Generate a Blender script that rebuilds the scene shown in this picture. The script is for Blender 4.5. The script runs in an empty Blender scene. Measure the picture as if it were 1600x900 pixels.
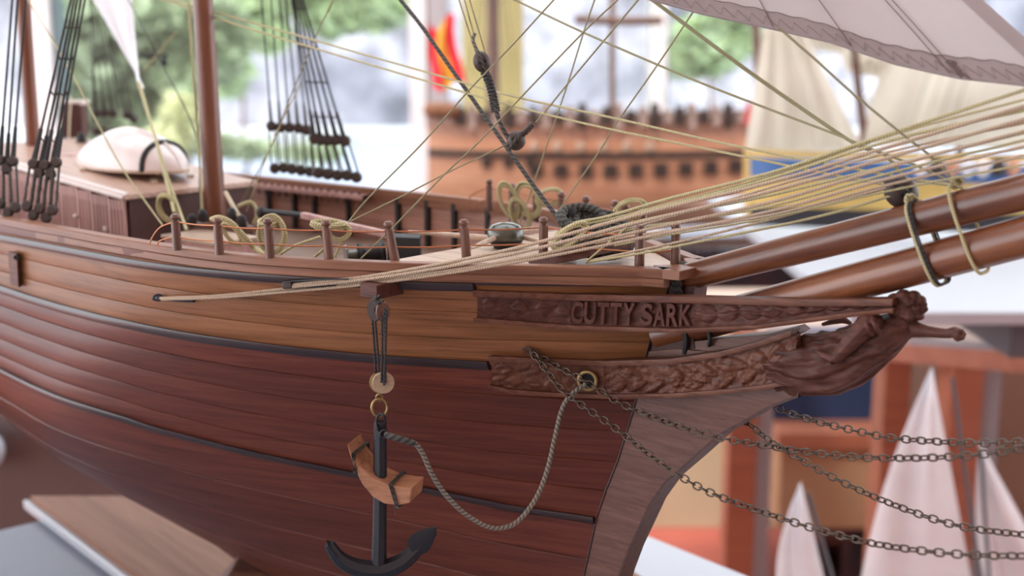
import bpy, math, random
import numpy as np
from mathutils import Vector, Matrix, noise
random.seed(7)
sc = bpy.context.scene
COL = sc.collection
# ---------------------------------------------------------------- camera, world, light, exposure
S = 0.00015                      # one model unit (u) = 0.15 mm; the ship is written in u, the room in metres
ANG, PIT, F = math.radians(40), math.radians(11), 2000.0
ZS = 0.96                        # height of the bow rail above the floor
CA, SA = math.cos(ANG), math.sin(ANG)
def sp(x, y, z):                 # ship frame (x to the bow, y to port, z up), in u -> world metres
    return Vector(((CA*x+SA*y)*S, (-SA*x+CA*y)*S, z*S+ZS))
def us(v):                       # world -> ship u
    x, y, z = v[0]/S, v[1]/S, (v[2]-ZS)/S
    return (CA*x-SA*y, SA*x+CA*y, z)
VW = Vector((0, math.cos(PIT), -math.sin(PIT))); VV = Vector((0, math.sin(PIT), math.cos(PIT)))
def rayd(x, y): return Vector(((x-800)/F, 0, 0))+VV*((450-y)/F)+VW
CAM = sp(0, 0, 0)-rayd(1095, 415)*(2280*S)
def PX(x, y, d): return CAM+rayd(x, y)*(d*S)          # d in u
def PM(x, y, d): return CAM+rayd(x, y)*d              # d in metres
def onY(x, y, yy=0.0):                                # a sight line met with a plane parallel to the keel plane
    r = rayd(x, y); c = us(CAM); q = us(CAM+r*S*1000)
    t = (yy-c[1])/(q[1]-c[1]); return CAM+r*(S*1000*t)
def onZ(x, y, zz):
    r = rayd(x, y); t = (zz*S+ZS-CAM.z)/r.z; return CAM+r*t
def onW(x, y, yw):                                    # met with a room plane y = yw
    r = rayd(x, y); return CAM+r*((yw-CAM.y)/r.y)

cam = bpy.data.cameras.new('camera'); camo = bpy.data.objects.new('camera', cam); COL.objects.link(camo)
camo.location = CAM; camo.rotation_euler = (math.pi/2-PIT, 0, 0)
cam.sensor_width = 36; cam.lens = 45; cam.clip_start = 0.01; cam.clip_end = 200
cam.dof.use_dof = True; cam.dof.focus_distance = 2300*S; cam.dof.aperture_fstop = 13.5
sc.camera = camo
w = bpy.data.worlds.new('overcast_sky'); sc.world = w; w.use_nodes = True
bg = w.node_tree.nodes['Background']; bg.inputs[0].default_value = (0.92, 0.95, 1.0, 1); bg.inputs[1].default_value = 2.6
sun = bpy.data.lights.new('sun', 'SUN'); sun.energy = 1.5; sun.angle = math.radians(6); sun.color = (1, .95, .87)
suno = bpy.data.objects.new('sun', sun); COL.objects.link(suno); suno.rotation_euler = (math.radians(38), 0, math.radians(-25)); suno.location = (0, 2, 6)
sc.view_settings.view_transform = 'Standard'; sc.view_settings.look = 'None'; sc.view_settings.gamma = 1
sc.view_settings.use_curve_mapping = False; sc.view_settings.exposure = 0.74

# ---------------------------------------------------------------- materials
def newmat(name):
    m = bpy.data.materials.new(name); m.use_nodes = True
    nt = m.node_tree; b = nt.nodes['Principled BSDF']; return m, nt, b
def N(nt, t, **k):
    n = nt.nodes.new(t)
    for a, v in k.items(): setattr(n, a, v)
    return n
def ramp(nt, cols, pos):
    r = N(nt, 'ShaderNodeValToRGB'); e = r.color_ramp.elements
    while len(e) < len(cols): e.new(.5)
    for i, (c, p) in enumerate(zip(cols, pos)): e[i].position = p; e[i].color = (*c, 1)
    return r
def plain(name, col, rough=.5, metal=0, coat=0, var=.12, bump=0, scale=40):
    m, nt, b = newmat(name); tc = N(nt, 'ShaderNodeTexCoord'); no = N(nt, 'ShaderNodeTexNoise')
    no.inputs['Scale'].default_value = scale; no.inputs['Detail'].default_value = 4
    nt.links.new(tc.outputs['Object'], no.inputs['Vector'])
    c0 = tuple(max(0, c*(1-var)) for c in col); c1 = tuple(min(1, c*(1+var)) for c in col)
    r = ramp(nt, [c0, c1], [.3, .7]); nt.links.new(no.outputs['Fac'], r.inputs[0]); nt.links.new(r.outputs[0], b.inputs['Base Color'])
    b.inputs['Roughness'].default_value = rough; b.inputs['Metallic'].default_value = metal; b.inputs['Coat Weight'].default_value = coat
    if bump:
        bp = N(nt, 'ShaderNodeBump'); bp.inputs['Strength'].default_value = bump; bp.inputs['Distance'].default_value = .0002
        nt.links.new(no.outputs['Fac'], bp.inputs['Height']); nt.links.new(bp.outputs[0], b.inputs['Normal'])
    return m
def wood(name, dark, mid, light, rough=.38, coat=.3, uv=True, rot=40, st=(.5, 9, 9), rnd=.25, bump=.12, k=1.0, kn=True, axis='X', spec=.5):
    m, nt, b = newmat(name); tc = N(nt, 'ShaderNodeTexCoord'); mp = N(nt, 'ShaderNodeMapping')
    if uv: nt.links.new(tc.outputs['UV'], mp.inputs['Vector']); mp.inputs['Scale'].default_value = (st[0]*k, st[1]*k, st[2]*k)
    else:
        mr = N(nt, 'ShaderNodeMapping'); mr.inputs['Rotation'].default_value = (0, 0, math.radians(rot)); nt.links.new(tc.outputs['Object'], mr.inputs['Vector'])
        nt.links.new(mr.outputs[0], mp.inputs['Vector']); q = k/(100*S)
        s3 = {'X': st, 'Y': (st[1], st[0], st[2]), 'Z': (st[1], st[2], st[0])}[axis]
        mp.inputs['Scale'].default_value = tuple(v*q for v in s3)
    oi = N(nt, 'ShaderNodeObjectInfo'); ad = N(nt, 'ShaderNodeVectorMath', operation='ADD'); cm = N(nt, 'ShaderNodeVectorMath', operation='SCALE')
    cm.inputs[0].default_value = (31, 17, 9); nt.links.new(oi.outputs['Random'], cm.inputs['Scale'])
    nt.links.new(mp.outputs[0], ad.inputs[0]); nt.links.new(cm.outputs[0], ad.inputs[1])
    n1 = N(nt, 'ShaderNodeTexNoise'); n1.inputs['Scale'].default_value = 1.0; n1.inputs['Detail'].default_value = 7; n1.inputs['Roughness'].default_value = .62; n1.inputs['Distortion'].default_value = .6
    nt.links.new(ad.outputs[0], n1.inputs['Vector'])
    r = ramp(nt, [dark, mid, light], [.28, .5, .72]); nt.links.new(n1.outputs['Fac'], r.inputs[0])
    hv = N(nt, 'ShaderNodeHueSaturation'); mrn = N(nt, 'ShaderNodeMapRange'); mrn.inputs['To Min'].default_value = 1-rnd; mrn.inputs['To Max'].default_value = 1+rnd
    nt.links.new(oi.outputs['Random'], mrn.inputs['Value']); nt.links.new(mrn.outputs[0], hv.inputs['Value']); nt.links.new(r.outputs[0], hv.inputs['Color'])
    out = hv.outputs[0]
    if kn:                                            # short dark flecks of the grain
        n2 = N(nt, 'ShaderNodeTexNoise'); n2.inputs['Scale'].default_value = 2.6; n2.inputs['Detail'].default_value = 3; nt.links.new(ad.outputs[0], n2.inputs['Vector'])
        r2 = ramp(nt, [(1, 1, 1), (.42, .36, .34)], [.62, .74]); nt.links.new(n2.outputs['Fac'], r2.inputs[0])
        mx = N(nt, 'ShaderNodeMix', data_type='RGBA', blend_type='MULTIPLY'); mx.inputs['Factor'].default_value = .7
        nt.links.new(out, mx.inputs['A']); nt.links.new(r2.outputs[0], mx.inputs['B']); out = mx.outputs['Result']
    nt.links.new(out, b.inputs['Base Color'])
    b.inputs['Roughness'].default_value = rough; b.inputs['Coat Weight'].default_value = coat; b.inputs['Coat Roughness'].default_value = .25; b.inputs['Specular IOR Level'].default_value = spec
    bp = N(nt, 'ShaderNodeBump'); bp.inputs['Strength'].default_value = bump; bp.inputs['Distance'].default_value = 2*S
    nt.links.new(n1.outputs['Fac'], bp.inputs['Height']); nt.links.new(bp.outputs[0], b.inputs['Normal'])
    return m
def ropemat(name, c0, c1, pitch=7.0, strands=2, bump=.8, rough=.85):
    m, nt, b = newmat(name); tc = N(nt, 'ShaderNodeTexCoord'); sx = N(nt, 'ShaderNodeSeparateXYZ'); nt.links.new(tc.outputs['UV'], sx.inputs[0])
    a = N(nt, 'ShaderNodeMath', operation='MULTIPLY'); a.inputs[1].default_value = 2*math.pi/pitch; nt.links.new(sx.outputs[0], a.inputs[0])
    v = N(nt, 'ShaderNodeMath', operation='MULTIPLY_ADD'); v.inputs[1].default_value = 2*math.pi*strands; nt.links.new(sx.outputs[1], v.inputs[0]); nt.links.new(a.outputs[0], v.inputs[2])
    s = N(nt, 'ShaderNodeMath', operation='SINE'); nt.links.new(v.outputs[0], s.inputs[0])
    mr = N(nt, 'ShaderNodeMapRange'); mr.inputs['From Min'].default_value = -1; nt.links.new(s.outputs[0], mr.inputs['Value'])
    r = ramp(nt, [c0, c1], [0, .75]); nt.links.new(mr.outputs[0], r.inputs[0]); nt.links.new(r.outputs[0], b.inputs['Base Color'])
    bp = N(nt, 'ShaderNodeBump'); bp.inputs['Strength'].default_value = bump; bp.inputs['Distance'].default_value = 1.0*S
    nt.links.new(mr.outputs[0], bp.inputs['Height']); nt.links.new(bp.outputs[0], b.inputs['Normal'])
    b.inputs['Roughness'].default_value = rough; return m
def cloth(name, col, trans=.5, weave=0):
    m, nt, b = newmat(name); nt.nodes.remove(b); out = nt.nodes['Material Output']
    tc = N(nt, 'ShaderNodeTexCoord'); no = N(nt, 'ShaderNodeTexNoise'); no.inputs['Scale'].default_value = 30; no.inputs['Detail'].default_value = 5
    nt.links.new(tc.outputs['Object'], no.inputs['Vector']); r = ramp(nt, [tuple(c*.9 for c in col), col], [.3, .7]); nt.links.new(no.outputs['Fac'], r.inputs[0])
    d = N(nt, 'ShaderNodeBsdfDiffuse'); t = N(nt, 'ShaderNodeBsdfTranslucent'); mx = N(nt, 'ShaderNodeMixShader'); mx.inputs[0].default_value = trans
    nt.links.new(r.outputs[0], d.inputs[0]); nt.links.new(r.outputs[0], t.inputs[0]); nt.links.new(d.outputs[0], mx.inputs[1]); nt.links.new(t.outputs[0], mx.inputs[2])
    nt.links.new(mx.outputs[0], out.inputs[0])
    if weave:
        wv = N(nt, 'ShaderNodeTexNoise'); wv.inputs['Scale'].default_value = weave; nt.links.new(tc.outputs['Object'], wv.inputs['Vector'])
        bp = N(nt, 'ShaderNodeBump'); bp.inputs['Strength'].default_value = .25; bp.inputs['Distance'].default_value = S; nt.links.new(wv.outputs['Fac'], bp.inputs['Height']); nt.links.new(bp.outputs[0], d.inputs['Normal'])
    return m
def pane_mat():
    m, nt, b = newmat('window_glass'); nt.nodes.remove(b); out = nt.nodes['Material Output']
    t = N(nt, 'ShaderNodeBsdfTransparent'); g = N(nt, 'ShaderNodeBsdfGlossy'); g.inputs['Roughness'].default_value = .02
    fr = N(nt, 'ShaderNodeFresnel'); fr.inputs[0].default_value = 1.45; mx = N(nt, 'ShaderNodeMixShader'); t.inputs[0].default_value = (.96, .98, .98, 1)
    nt.links.new(fr.outputs[0], mx.inputs[0]); nt.links.new(t.outputs[0], mx.inputs[1]); nt.links.new(g.outputs[0], mx.inputs[2]); nt.links.new(mx.outputs[0], out.inputs[0]); return m
M = {}
M['tan'] = wood('varnished_tan_wood', (.115, .044, .017), (.225, .092, .036), (.3, .13, .055), rnd=.07, st=(.35, 7, 7), coat=.1, rough=.42, spec=0.3)
M['red'] = wood('varnished_mahogany', (.07, .0165, .0105), (.118, .029, .0165), (.162, .045, .025), rnd=.16, st=(.4, 8, 8), coat=.12, rough=.4, spec=0.3)
M['rail'] = wood('rail_wood', (.14, .06, .034), (.235, .104, .058), (.31, .15, .088), rnd=.05, st=(.3, 7, 7), rough=.42, coat=.1, spec=0.35)
M['wale'] = wood('dark_wale_wood', (.014, .006, .006), (.03, .014, .013), (.045, .022, .02), rnd=.05, rough=.35, kn=False)
M['deck'] = wood('pale_deck_wood', (.36, .24, .16), (.52, .38, .28), (.6, .45, .34), uv=False, st=(.4, 6, 6), rnd=.05, rough=.5)
M['pink'] = wood('bulwark_wood', (.26, .125, .09), (.4, .21, .155), (.48, .27, .2), uv=False, rnd=.12, rough=.5, kn=False, coat=.05)
M['cabin'] = wood('cabin_wood', (.36, .19, .17), (.52, .31, .28), (.6, .38, .34), uv=False, rnd=.1, rough=.45, axis='Z', kn=False, coat=.05)
M['roofw'] = wood('deckhouse_roof_wood', (.3, .17, .12), (.42, .26, .19), (.5, .32, .24), uv=False, rnd=.1, rough=.45, kn=False)
M['maindeck'] = wood('worn_deck_wood', (.13, .075, .05), (.2, .12, .08), (.26, .16, .11), uv=False, st=(.4, 6, 6), rnd=.05, rough=.6)
M['cabin_dark'] = plain('cabin_dark_red_wood', (.085, .03, .026), .5, scale=300)
M['post'] = wood('post_wood', (.07, .028, .018), (.135, .058, .036), (.19, .088, .056), uv=False, axis='Z', rnd=.1, rough=.42, st=(.8, 14, 14), kn=False)
M['spar'] = wood('polished_spar_wood', (.06, .017, .007), (.155, .05, .019), (.25, .092, .036), uv=True, st=(.35, 3.2, 3), rnd=.1, rough=.3, coat=.35, bump=.05)
M['mast'] = wood('mast_wood', (.12, .036, .016), (.175, .058, .026), (.21, .075, .036), uv=True, st=(.3, 3, 3), rnd=.05, rough=.38, coat=.15, kn=False)
M['carved'] = wood('carved_redwood', (.04, .0135, .0095), (.085, .03, .021), (.13, .052, .037), uv=False, st=(1.5, 10, 10), rnd=.06, rough=.55, coat=.03, bump=.6, kn=False, spec=0.25)
M['carvedlow'] = wood('carved_brown_wood', (.06, .018, .01), (.12, .043, .023), (.17, .068, .038), uv=False, st=(1.5, 10, 10), rnd=.06, rough=.5, coat=.06, bump=.6, kn=False, spec=0.3)
M['stem'] = wood('stem_wood', (.075, .032, .024), (.13, .06, .045), (.175, .088, .067), uv=False, st=(.8, 8, 8), rnd=.03, rough=.42, coat=.1, spec=0.25)
M['stemdark'] = wood('stem_dark_edge', (.03, .012, .01), (.055, .023, .018), (.08, .035, .028), uv=False, rnd=.03, rough=.5, coat=.0, kn=False, spec=0.25)
M['stock'] = wood('anchor_stock_wood', (.24, .105, .05), (.4, .19, .1), (.48, .25, .14), uv=False, rot=0, rnd=.03, kn=False)
M['base'] = wood('base_board_wood', (.17, .07, .036), (.26, .115, .062), (.34, .17, .1), uv=False, rot=-40, axis='Y', k=.25, rnd=.02, rough=.45, coat=0, kn=False, spec=.2)
M['iron'] = plain('black_iron', (.012, .014, .02), .45, 0, scale=900, bump=.3)
M['blk'] = plain('black_paint', (.013, .013, .014), .55, 0, scale=500, bump=.2)
M['block'] = plain('dark_block_wood', (.045, .028, .022), .5, 0, scale=700, bump=.3)
M['brass'] = plain('aged_brass', (.34, .25, .11), .42, .85, scale=900, bump=.2)
M['bronze'] = plain('bronze_chain_metal', (.105, .08, .062), .4, .75, scale=1500, bump=.2)
M['copper'] = plain('copper_wire', (.42, .16, .07), .4, .7, scale=300)
M['capstan'] = plain('capstan_green_grey', (.075, .08, .06), .25, .1, .5, scale=300)
M['white'] = plain('white_paint', (.78, .79, .8), .45, scale=20, var=.04)
M['boat'] = plain('boat_white_wood', (.8, .72, .69), .3, 0, .4, scale=200, var=.05)
M['pale'] = ropemat('pale_rope', (.33, .29, .15), (.52, .475, .27), pitch=5, bump=.6)
M['pink_rope'] = ropemat('beige_rope', (.34, .25, .17), (.52, .41, .3), pitch=5, bump=.6)
M['thin'] = ropemat('thin_olive_rope', (.2, .185, .1), (.34, .32, .19), pitch=4, bump=.5)
M['cream_rope'] = ropemat('cream_rope', (.5, .42, .28), (.85, .78, .6))
M['grey_rope'] = ropemat('grey_rope', (.075, .065, .05), (.24, .215, .175), pitch=9)
M['dark_rope'] = ropemat('dark_rope', (.02, .02, .018), (.085, .08, .07), pitch=12)
M['black_rope'] = ropemat('black_rope', (.015, .015, .016), (.05, .05, .052), pitch=8)
M['sail'] = cloth('grey_sail_cloth', (.53, .49, .485), .42, 2500)
M['hem'] = cloth('sail_hem_cloth', (.37, .31, .305), .22, 2500)
M['stitch'] = plain('sail_thread', (.13, .09, .085), .9, scale=900)
M['creamsail'] = cloth('cream_sail_cloth', (.78, .72, .6), .45)
M['whitesail'] = cloth('white_sail_cloth', (.93, .95, .98), .3)
M['glass'] = pane_mat()

# ---------------------------------------------------------------- mesh builder
ORG = {}
class MB:
    def __init__(s): s.v = []; s.f = []; s.uv = []
    def add(s, vs, fs, uvs=None):
        o = len(s.v); s.v += [Vector(p) for p in vs]
        for i, f in enumerate(fs):
            s.f.append(tuple(o+a for a in f)); s.uv.append(uvs[i] if uvs else [(0, 0)]*len(f))
        return s
    def grid(s, P, uvf=None, cu=False, cv=False):       # P[i][j]
        n, m = len(P), len(P[0]); vs = [p for r in P for p in r]; fs = []; uv = []
        for i in range(n-(0 if cu else 1)):
            for j in range(m-(0 if cv else 1)):
                a, b = i, j; c, d = (i+1) % n, (j+1) % m
                fs.append((a*m+b, c*m+b, c*m+d, a*m+d))
                if uvf: uv.append([uvf(i, j), uvf(i+1, j), uvf(i+1, j+1), uvf(i, j+1)])
        return s.add(vs, fs, uv if uvf else None)
    def tube(s, pts, r, n=8, closed=False, caps=True):
        pts = [Vector(p) for p in pts]; k = len(pts); rs = r if isinstance(r, (list, tuple)) else [r]*k
        T = []
        for i in range(k):
            a = pts[(i-1) % k] if (closed or i > 0) else pts[i]; b = pts[(i+1) % k] if (closed or i < k-1) else pts[i]
            t = b-a; T.append(t.normalized() if t.length > 1e-12 else Vector((0, 0, 1)))
        up = Vector((0, 0, 1)) if abs(T[0].z) < .9 else Vector((1, 0, 0)); nn = (up-T[0]*up.dot(T[0])).normalized(); P = []; L = [0]
        for i in range(k):
            nn = nn-T[i]*nn.dot(T[i]); nn.normalize(); bb = T[i].cross(nn)
            P.append([pts[i]+(nn*math.cos(2*math.pi*j/n)+bb*math.sin(2*math.pi*j/n))*(rs[i]*S) for j in range(n)])
            if i: L.append(L[-1]+(pts[i]-pts[i-1]).length/S)
        if closed: L.append(L[-1]+(pts[0]-pts[-1]).length/S)
        s.grid(P, lambda i, j: (L[min(i, len(L)-1)], j/n), cu=closed, cv=True)
        if caps and not closed:
            s.add(P[0], [tuple(range(n))[::-1]]); s.add(P[-1], [tuple(range(n))])
        return s
    def lathe(s, base, axis, prof, n=20, sx=None, f2=1.0):   # prof: (radius u, height u)
        ax = Vector(axis).normalized(); up = Vector((0, 0, 1)) if abs(ax.z) < .9 else Vector((1, 0, 0)); a = (up-ax*up.dot(ax)).normalized()
        if sx is not None: a = (Vector(sx)-ax*Vector(sx).dot(ax)).normalized()
        b = ax.cross(a)
        P = [[Vector(base)+ax*(h*S)+(a*math.cos(2*math.pi*j/n)+b*(f2*math.sin(2*math.pi*j/n)))*(r*S) for j in range(n)] for r, h in prof]
        s.grid(P, lambda i, j: (prof[min(i, len(prof)-1)][1]/100, j/n), cv=True)
        if prof[0][0] > .01: s.add(P[0], [tuple(range(n))[::-1]])
        if prof[-1][0] > .01: s.add(P[-1], [tuple(range(n))])
        return s
    def hexa(s, p):                                     # 0-3 bottom loop, 4-7 top loop
        return s.add(p, [(3, 2, 1, 0), (4, 5, 6, 7), (0, 1, 5, 4), (1, 2, 6, 5), (2, 3, 7, 6), (3, 0, 4, 7)])
    def box(s, c, a, b, d):                             # half axes
        c, a, b, d = map(Vector, (c, a, b, d))
        return s.hexa([c-a-b-d, c+a-b-d, c+a+b-d, c-a+b-d, c-a-b+d, c+a-b+d, c+a+b+d, c-a+b+d])
    def bar(s, p, q, wd, ht, up=(0, 0, 1)):             # square bar from p to q, sizes u
        p, q = Vector(p), Vector(q); t = (q-p).normalized(); sd = t.cross(Vector(up)).normalized(); uu = sd.cross(t)
        return s.box((p+q)/2, (q-p)/2, sd*(wd*S/2), uu*(ht*S/2))
    def prism(s, poly, ext):
        n = len(poly); e = Vector(ext); a = [Vector(p) for p in poly]
        return s.add(a+[p+e for p in a], [tuple(range(n))[::-1], tuple(range(n, 2*n))]+[(i, (i+1) % n, n+(i+1) % n, n+i) for i in range(n)])
    def ball(s, c, rx, ry=None, rz=None, n=14, m=9, ax=None):   # radii u, ax = three unit axes
        ry = ry or rx; rz = rz or rx; A = ax or (Vector((1, 0, 0)), Vector((0, 1, 0)), Vector((0, 0, 1)))
        P = [[Vector(c)+A[0]*(rx*S*math.sin(math.pi*i/m)*math.cos(2*math.pi*j/n))+A[1]*(ry*S*math.sin(math.pi*i/m)*math.sin(2*math.pi*j/n))+A[2]*(rz*S*math.cos(math.pi*i/m)) for j in range(n)] for i in range(1, m)]
        s.grid(P, lambda i, j: (i/m, j/n), cv=True); o = len(s.v)-len(P)*n
        t = len(s.v); s.v += [Vector(c)+A[2]*(rz*S), Vector(c)-A[2]*(rz*S)]
        for j in range(n):
            s.f.append((t, o+j, o+(j+1) % n)); s.uv.append([(0, 0)]*3)
            q = o+(len(P)-1)*n; s.f.append((t+1, q+(j+1) % n, q+j)); s.uv.append([(0, 0)]*3)
        return s
    def build(s, name, mat, parent=None, smooth=True, ang=40, bevel=0, origin=None, **props):
        vs = s.v; lo = [min(v[i] for v in vs) for i in range(3)]; hi = [max(v[i] for v in vs) for i in range(3)]
        org = Vector(origin) if origin is not None else Vector(((lo[0]+hi[0])/2, (lo[1]+hi[1])/2, lo[2]))
        me = bpy.data.meshes.new(name); me.from_pydata([tuple(v-org) for v in vs], [], s.f); me.update()
        uvl = me.uv_layers.new(name='UVMap'); flat = [c for f in s.uv for q in f for c in q]; uvl.data.foreach_set('uv', flat)
        me.materials.append(M[mat] if isinstance(mat, str) else mat)
        if smooth:
            me.polygons.foreach_set('use_smooth', [True]*len(me.polygons)); me.set_sharp_from_angle(angle=math.radians(ang))
        o = bpy.data.objects.new(name, me); COL.objects.link(o); ORG[o.name] = org
        if parent is not None: o.parent = parent; o.location = org-ORG[parent.name]
        else: o.location = org
        if bevel:
            bm = o.modifiers.new('bevel', 'BEVEL'); bm.width = bevel*S; bm.segments = 2; bm.limit_method = 'ANGLE'; bm.angle_limit = math.radians(35)
        for k, v in props.items(): o[k] = v
        return o
def tag(o, label, cat=None, group=None, kind=None):
    o['label'] = label
    if cat: o['category'] = cat
    if group: o['group'] = group
    if kind: o['kind'] = kind
    return o
def thing(name, label, cat, loc, group=None):
    o = bpy.data.objects.new(name, None); COL.objects.link(o); o.location = Vector(loc); ORG[o.name] = Vector(loc); o.empty_display_size = .01
    return tag(o, label, cat, group)
def spline(P, k=6, closed=False):
    P = [Vector(p) for p in P]; n = len(P); out = []
    if n < 3 and not closed: return [P[0].lerp(P[-1], i/k) for i in range(k+1)]
    for i in range(n if closed else n-1):
        if closed: a, b, c, d = P[(i-1) % n], P[i], P[(i+1) % n], P[(i+2) % n]
        else: b, c = P[i], P[i+1]; a = P[i-1] if i else b*2-c; d = P[i+2] if i+2 < n else c*2-b
        for j in range(k):
            t = j/k; out.append(.5*((2*b)+(c-a)*t+(2*a-5*b+4*c-d)*t*t+(3*b-a-3*c+d)*t**3))
    if not closed: out.append(P[-1])
    return out
def pline(pts, d0, d1):                              # a taut line seen through pixels; 1/depth runs linearly along it
    L = [0]
    for a, b in zip(pts, pts[1:]): L.append(L[-1]+math.dist(a, b))
    return [PX(x, y, 1/((1/d0)*(1-l/L[-1])+(1/d1)*(l/L[-1]))) for (x, y), l in zip(pts, L)]
def rope(label, P, r, mat, group='running rigging lines', k=6, n=8, name='rigging_line', cat='rope'):
    return tag(MB().tube(spline(P, k), r, n).build(name, mat), label, cat, group)

# ================================================================ THE HULL
Z0, ZK, KK = -300., -820., .24
SZ = [-1100, -900, -820, -660, -531, -292, -151, 0]; SX = [-480, -380, -330, -255, -225, -138, -106, -10]
def itp(x, xs, ys):
    if x <= xs[0]: return ys[0]
    for i in range(1, len(xs)):
        if x <= xs[i]:
            t = (x-xs[i-1])/(xs[i]-xs[i-1]); return ys[i-1]*(1-t)+ys[i]*t
    return ys[-1]
def zeta(x, z): return z+KK*(min(x, -250)+1600)*min(1, max(0, (-z-40)/360))
def HB(x, z):                                         # half breadth of the hull
    q = zeta(x, z)
    if q < ZK: return -9999
    u = (itp(z, SZ, SX)-x)/itp(z, [-900, -650, -400, -150, 0], [2100, 1650, 1300, 1090, 1040])
    if u < 0: return 300*u-1
    u = min(u, 1); h = itp(z, [-860, -500, -150, 0], [.75, .45, .1, 0])
    bm = 488 if q > Z0 else 488*max(0, 1-((Z0-q)/(Z0-ZK))**2)**.7
    return bm*((1-(1-u)**2.05)*(1-h)+u*u*(3-2*u)*h)
_j = sorted((us(onY(x, y, -26))[2], us(onY(x, y, -26))[0]) for x, y in ((1046, 447), (1016, 530), (1000, 600), (990, 640), (965, 720), (945, 770), (932, 810), (912, 900), (898, 960), (885, 1030)))
for i_ in range(2, len(SZ)-1):                         # strakes land on the side of the stem
    xt = itp(SZ[i_], [a for a, _ in _j], [b for _, b in _j]); lo_, hi_ = xt, xt+400
    for _ in range(40):
        SX[i_] = (lo_+hi_)/2
        if HB(xt, SZ[i_]) > 26: hi_ = SX[i_]
        else: lo_ = SX[i_]
SX[0] = SX[2]-120; SX[1] = SX[2]-45
def cast(x, y, B, off=0, lo=1500, hi=5200, n=150):    # first meeting of a sight line with the side y = -B(x, z)
    r = rayd(x, y); pt = None
    for i in range(n+1):
        t = lo+(hi-lo)*i/n; q = us(CAM+r*(t*S))
        if q[1]+B(q[0], q[2])+off >= 0:
            if pt is None: return q
            a, b = pt, t
            for _ in range(24):
                m = (a+b)/2; q = us(CAM+r*(m*S))
                if q[1]+B(q[0], q[2])+off >= 0: b = m
                else: a = m
            return us(CAM+r*(b*S))
        pt = t
    return None
def hullpt(x, y, off=0): return sp(*cast(x, y, HB, off))
def zcurve(pix):
    q = [cast(x, y, HB) for x, y in pix]; q = sorted((a[0], a[2]) for a in q if a); return [a for a, _ in q], [b for _, b in q]
W2 = zcurve([(0, 450), (50, 467), (100, 482), (150, 495), (200, 506), (300, 526), (400, 540), (500, 552), (600, 561), (770, 571)])
W3 = zcurve([(0, 578), (50, 603), (100, 624), (150, 640), (200, 655), (250, 672), (300, 684), (400, 709), (550, 740), (700, 772), (800, 793), (930, 812)])
zw2 = lambda X: itp(X, *W2); zw3 = lambda X: itp(X, *W3)
def zbot(X): # just above the keel
    z = ZK+30
    for _ in range(30): z = ZK+4-KK*(min(X, -250)+1600)*min(1, max(0, (-z-40)/360))
    return max(z, -965)
XA = -3300.
def xend(zf, half=25.5):                                # where a strake runs into the stem
    a, b = -900., 60.
    for _ in range(30):
        m = (a+b)/2
        if HB(m, zf(m)) > half: a = m
        else: b = m
    return a
TT = [1-(1-i/70)**1.5 for i in range(71)]
def strake(za, zb, off=0., th=0, x0=XA, x1a=None, x1b=None, prof=((0, -2.2), (.022, -.25), (.045, 0), (.5, .1), (.955, 0), (.978, -.25), (1, -2.2)), nm=1):
    ea = xend(za) if x1a is None else x1a; eb = xend(zb) if x1b is None else x1b; P = []; U = []
    for t in TT:
        xa, xb = x0+(ea-x0)*t, x0+(eb-x0)*t; row = []; ru = []
        for f, o in prof:
            X = xa+(xb-xa)*f; Z = za(xa)+(zb(xb)-za(xa))*f; y = max(HB(X, Z), 20)+off+o
            row.append(sp(X, -y, Z)); ru.append((X/100, Z/100))
        P.append(row); U.append(ru)
    return MB().grid(P, lambda i, j: U[i][j])
hull = thing('ship_hull', 'varnished two-tone wooden model ship hull with dark wales, seen from its bow', 'model ship', sp(-700, 0, -880))
# inner shell, both sides
zl = [lambda X: -6, lambda X: -120, zw2, lambda X: .6*zw2(X)+.4*zw3(X), zw3, lambda X: .6*zw3(X)+.4*zbot(X), lambda X: .3*zw3(X)+.7*zbot(X), lambda X: .1*zw3(X)+.9*zbot(X), zbot]
for sgn in (-1, 1):
    P = []
    for t in TT:
        row = []
        for f in zl:
            e = xend(f, 14); X = XA+(e-XA)*t; Z = f(X); row.append(sp(X, sgn*max(HB(X, Z)-5, 12), Z))
        P.append(row)
    MB().grid(P).build('hull_shell', 'red', hull)
def mixz(a, b, t): return lambda X: a(X)*(1-t)+b(X)*t
zc = lambda v: (lambda X: v)
# strakes (planks), each a piece of its own
for i, (a, b) in enumerate(((0, .36), (.36, .68), (.68, 1))):
    strake(mixz(zc(-34), zw2, a), mixz(zc(-34), zw2, b), off=random.uniform(-.5, .5)).build('plank', 'tan', hull)
n = 5
for i in range(n):
    strake(mixz(zw2, zw3, i/n), mixz(zw2, zw3, (i+1)/n), off=random.uniform(-.7, .7)).build('plank', 'red', hull)
for i in range(n):
    strake(mixz(zw3, zbot, i/n), mixz(zw3, zbot, (i+1)/n), off=random.uniform(-.7, .7)).build('plank', 'red', hull)
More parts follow.
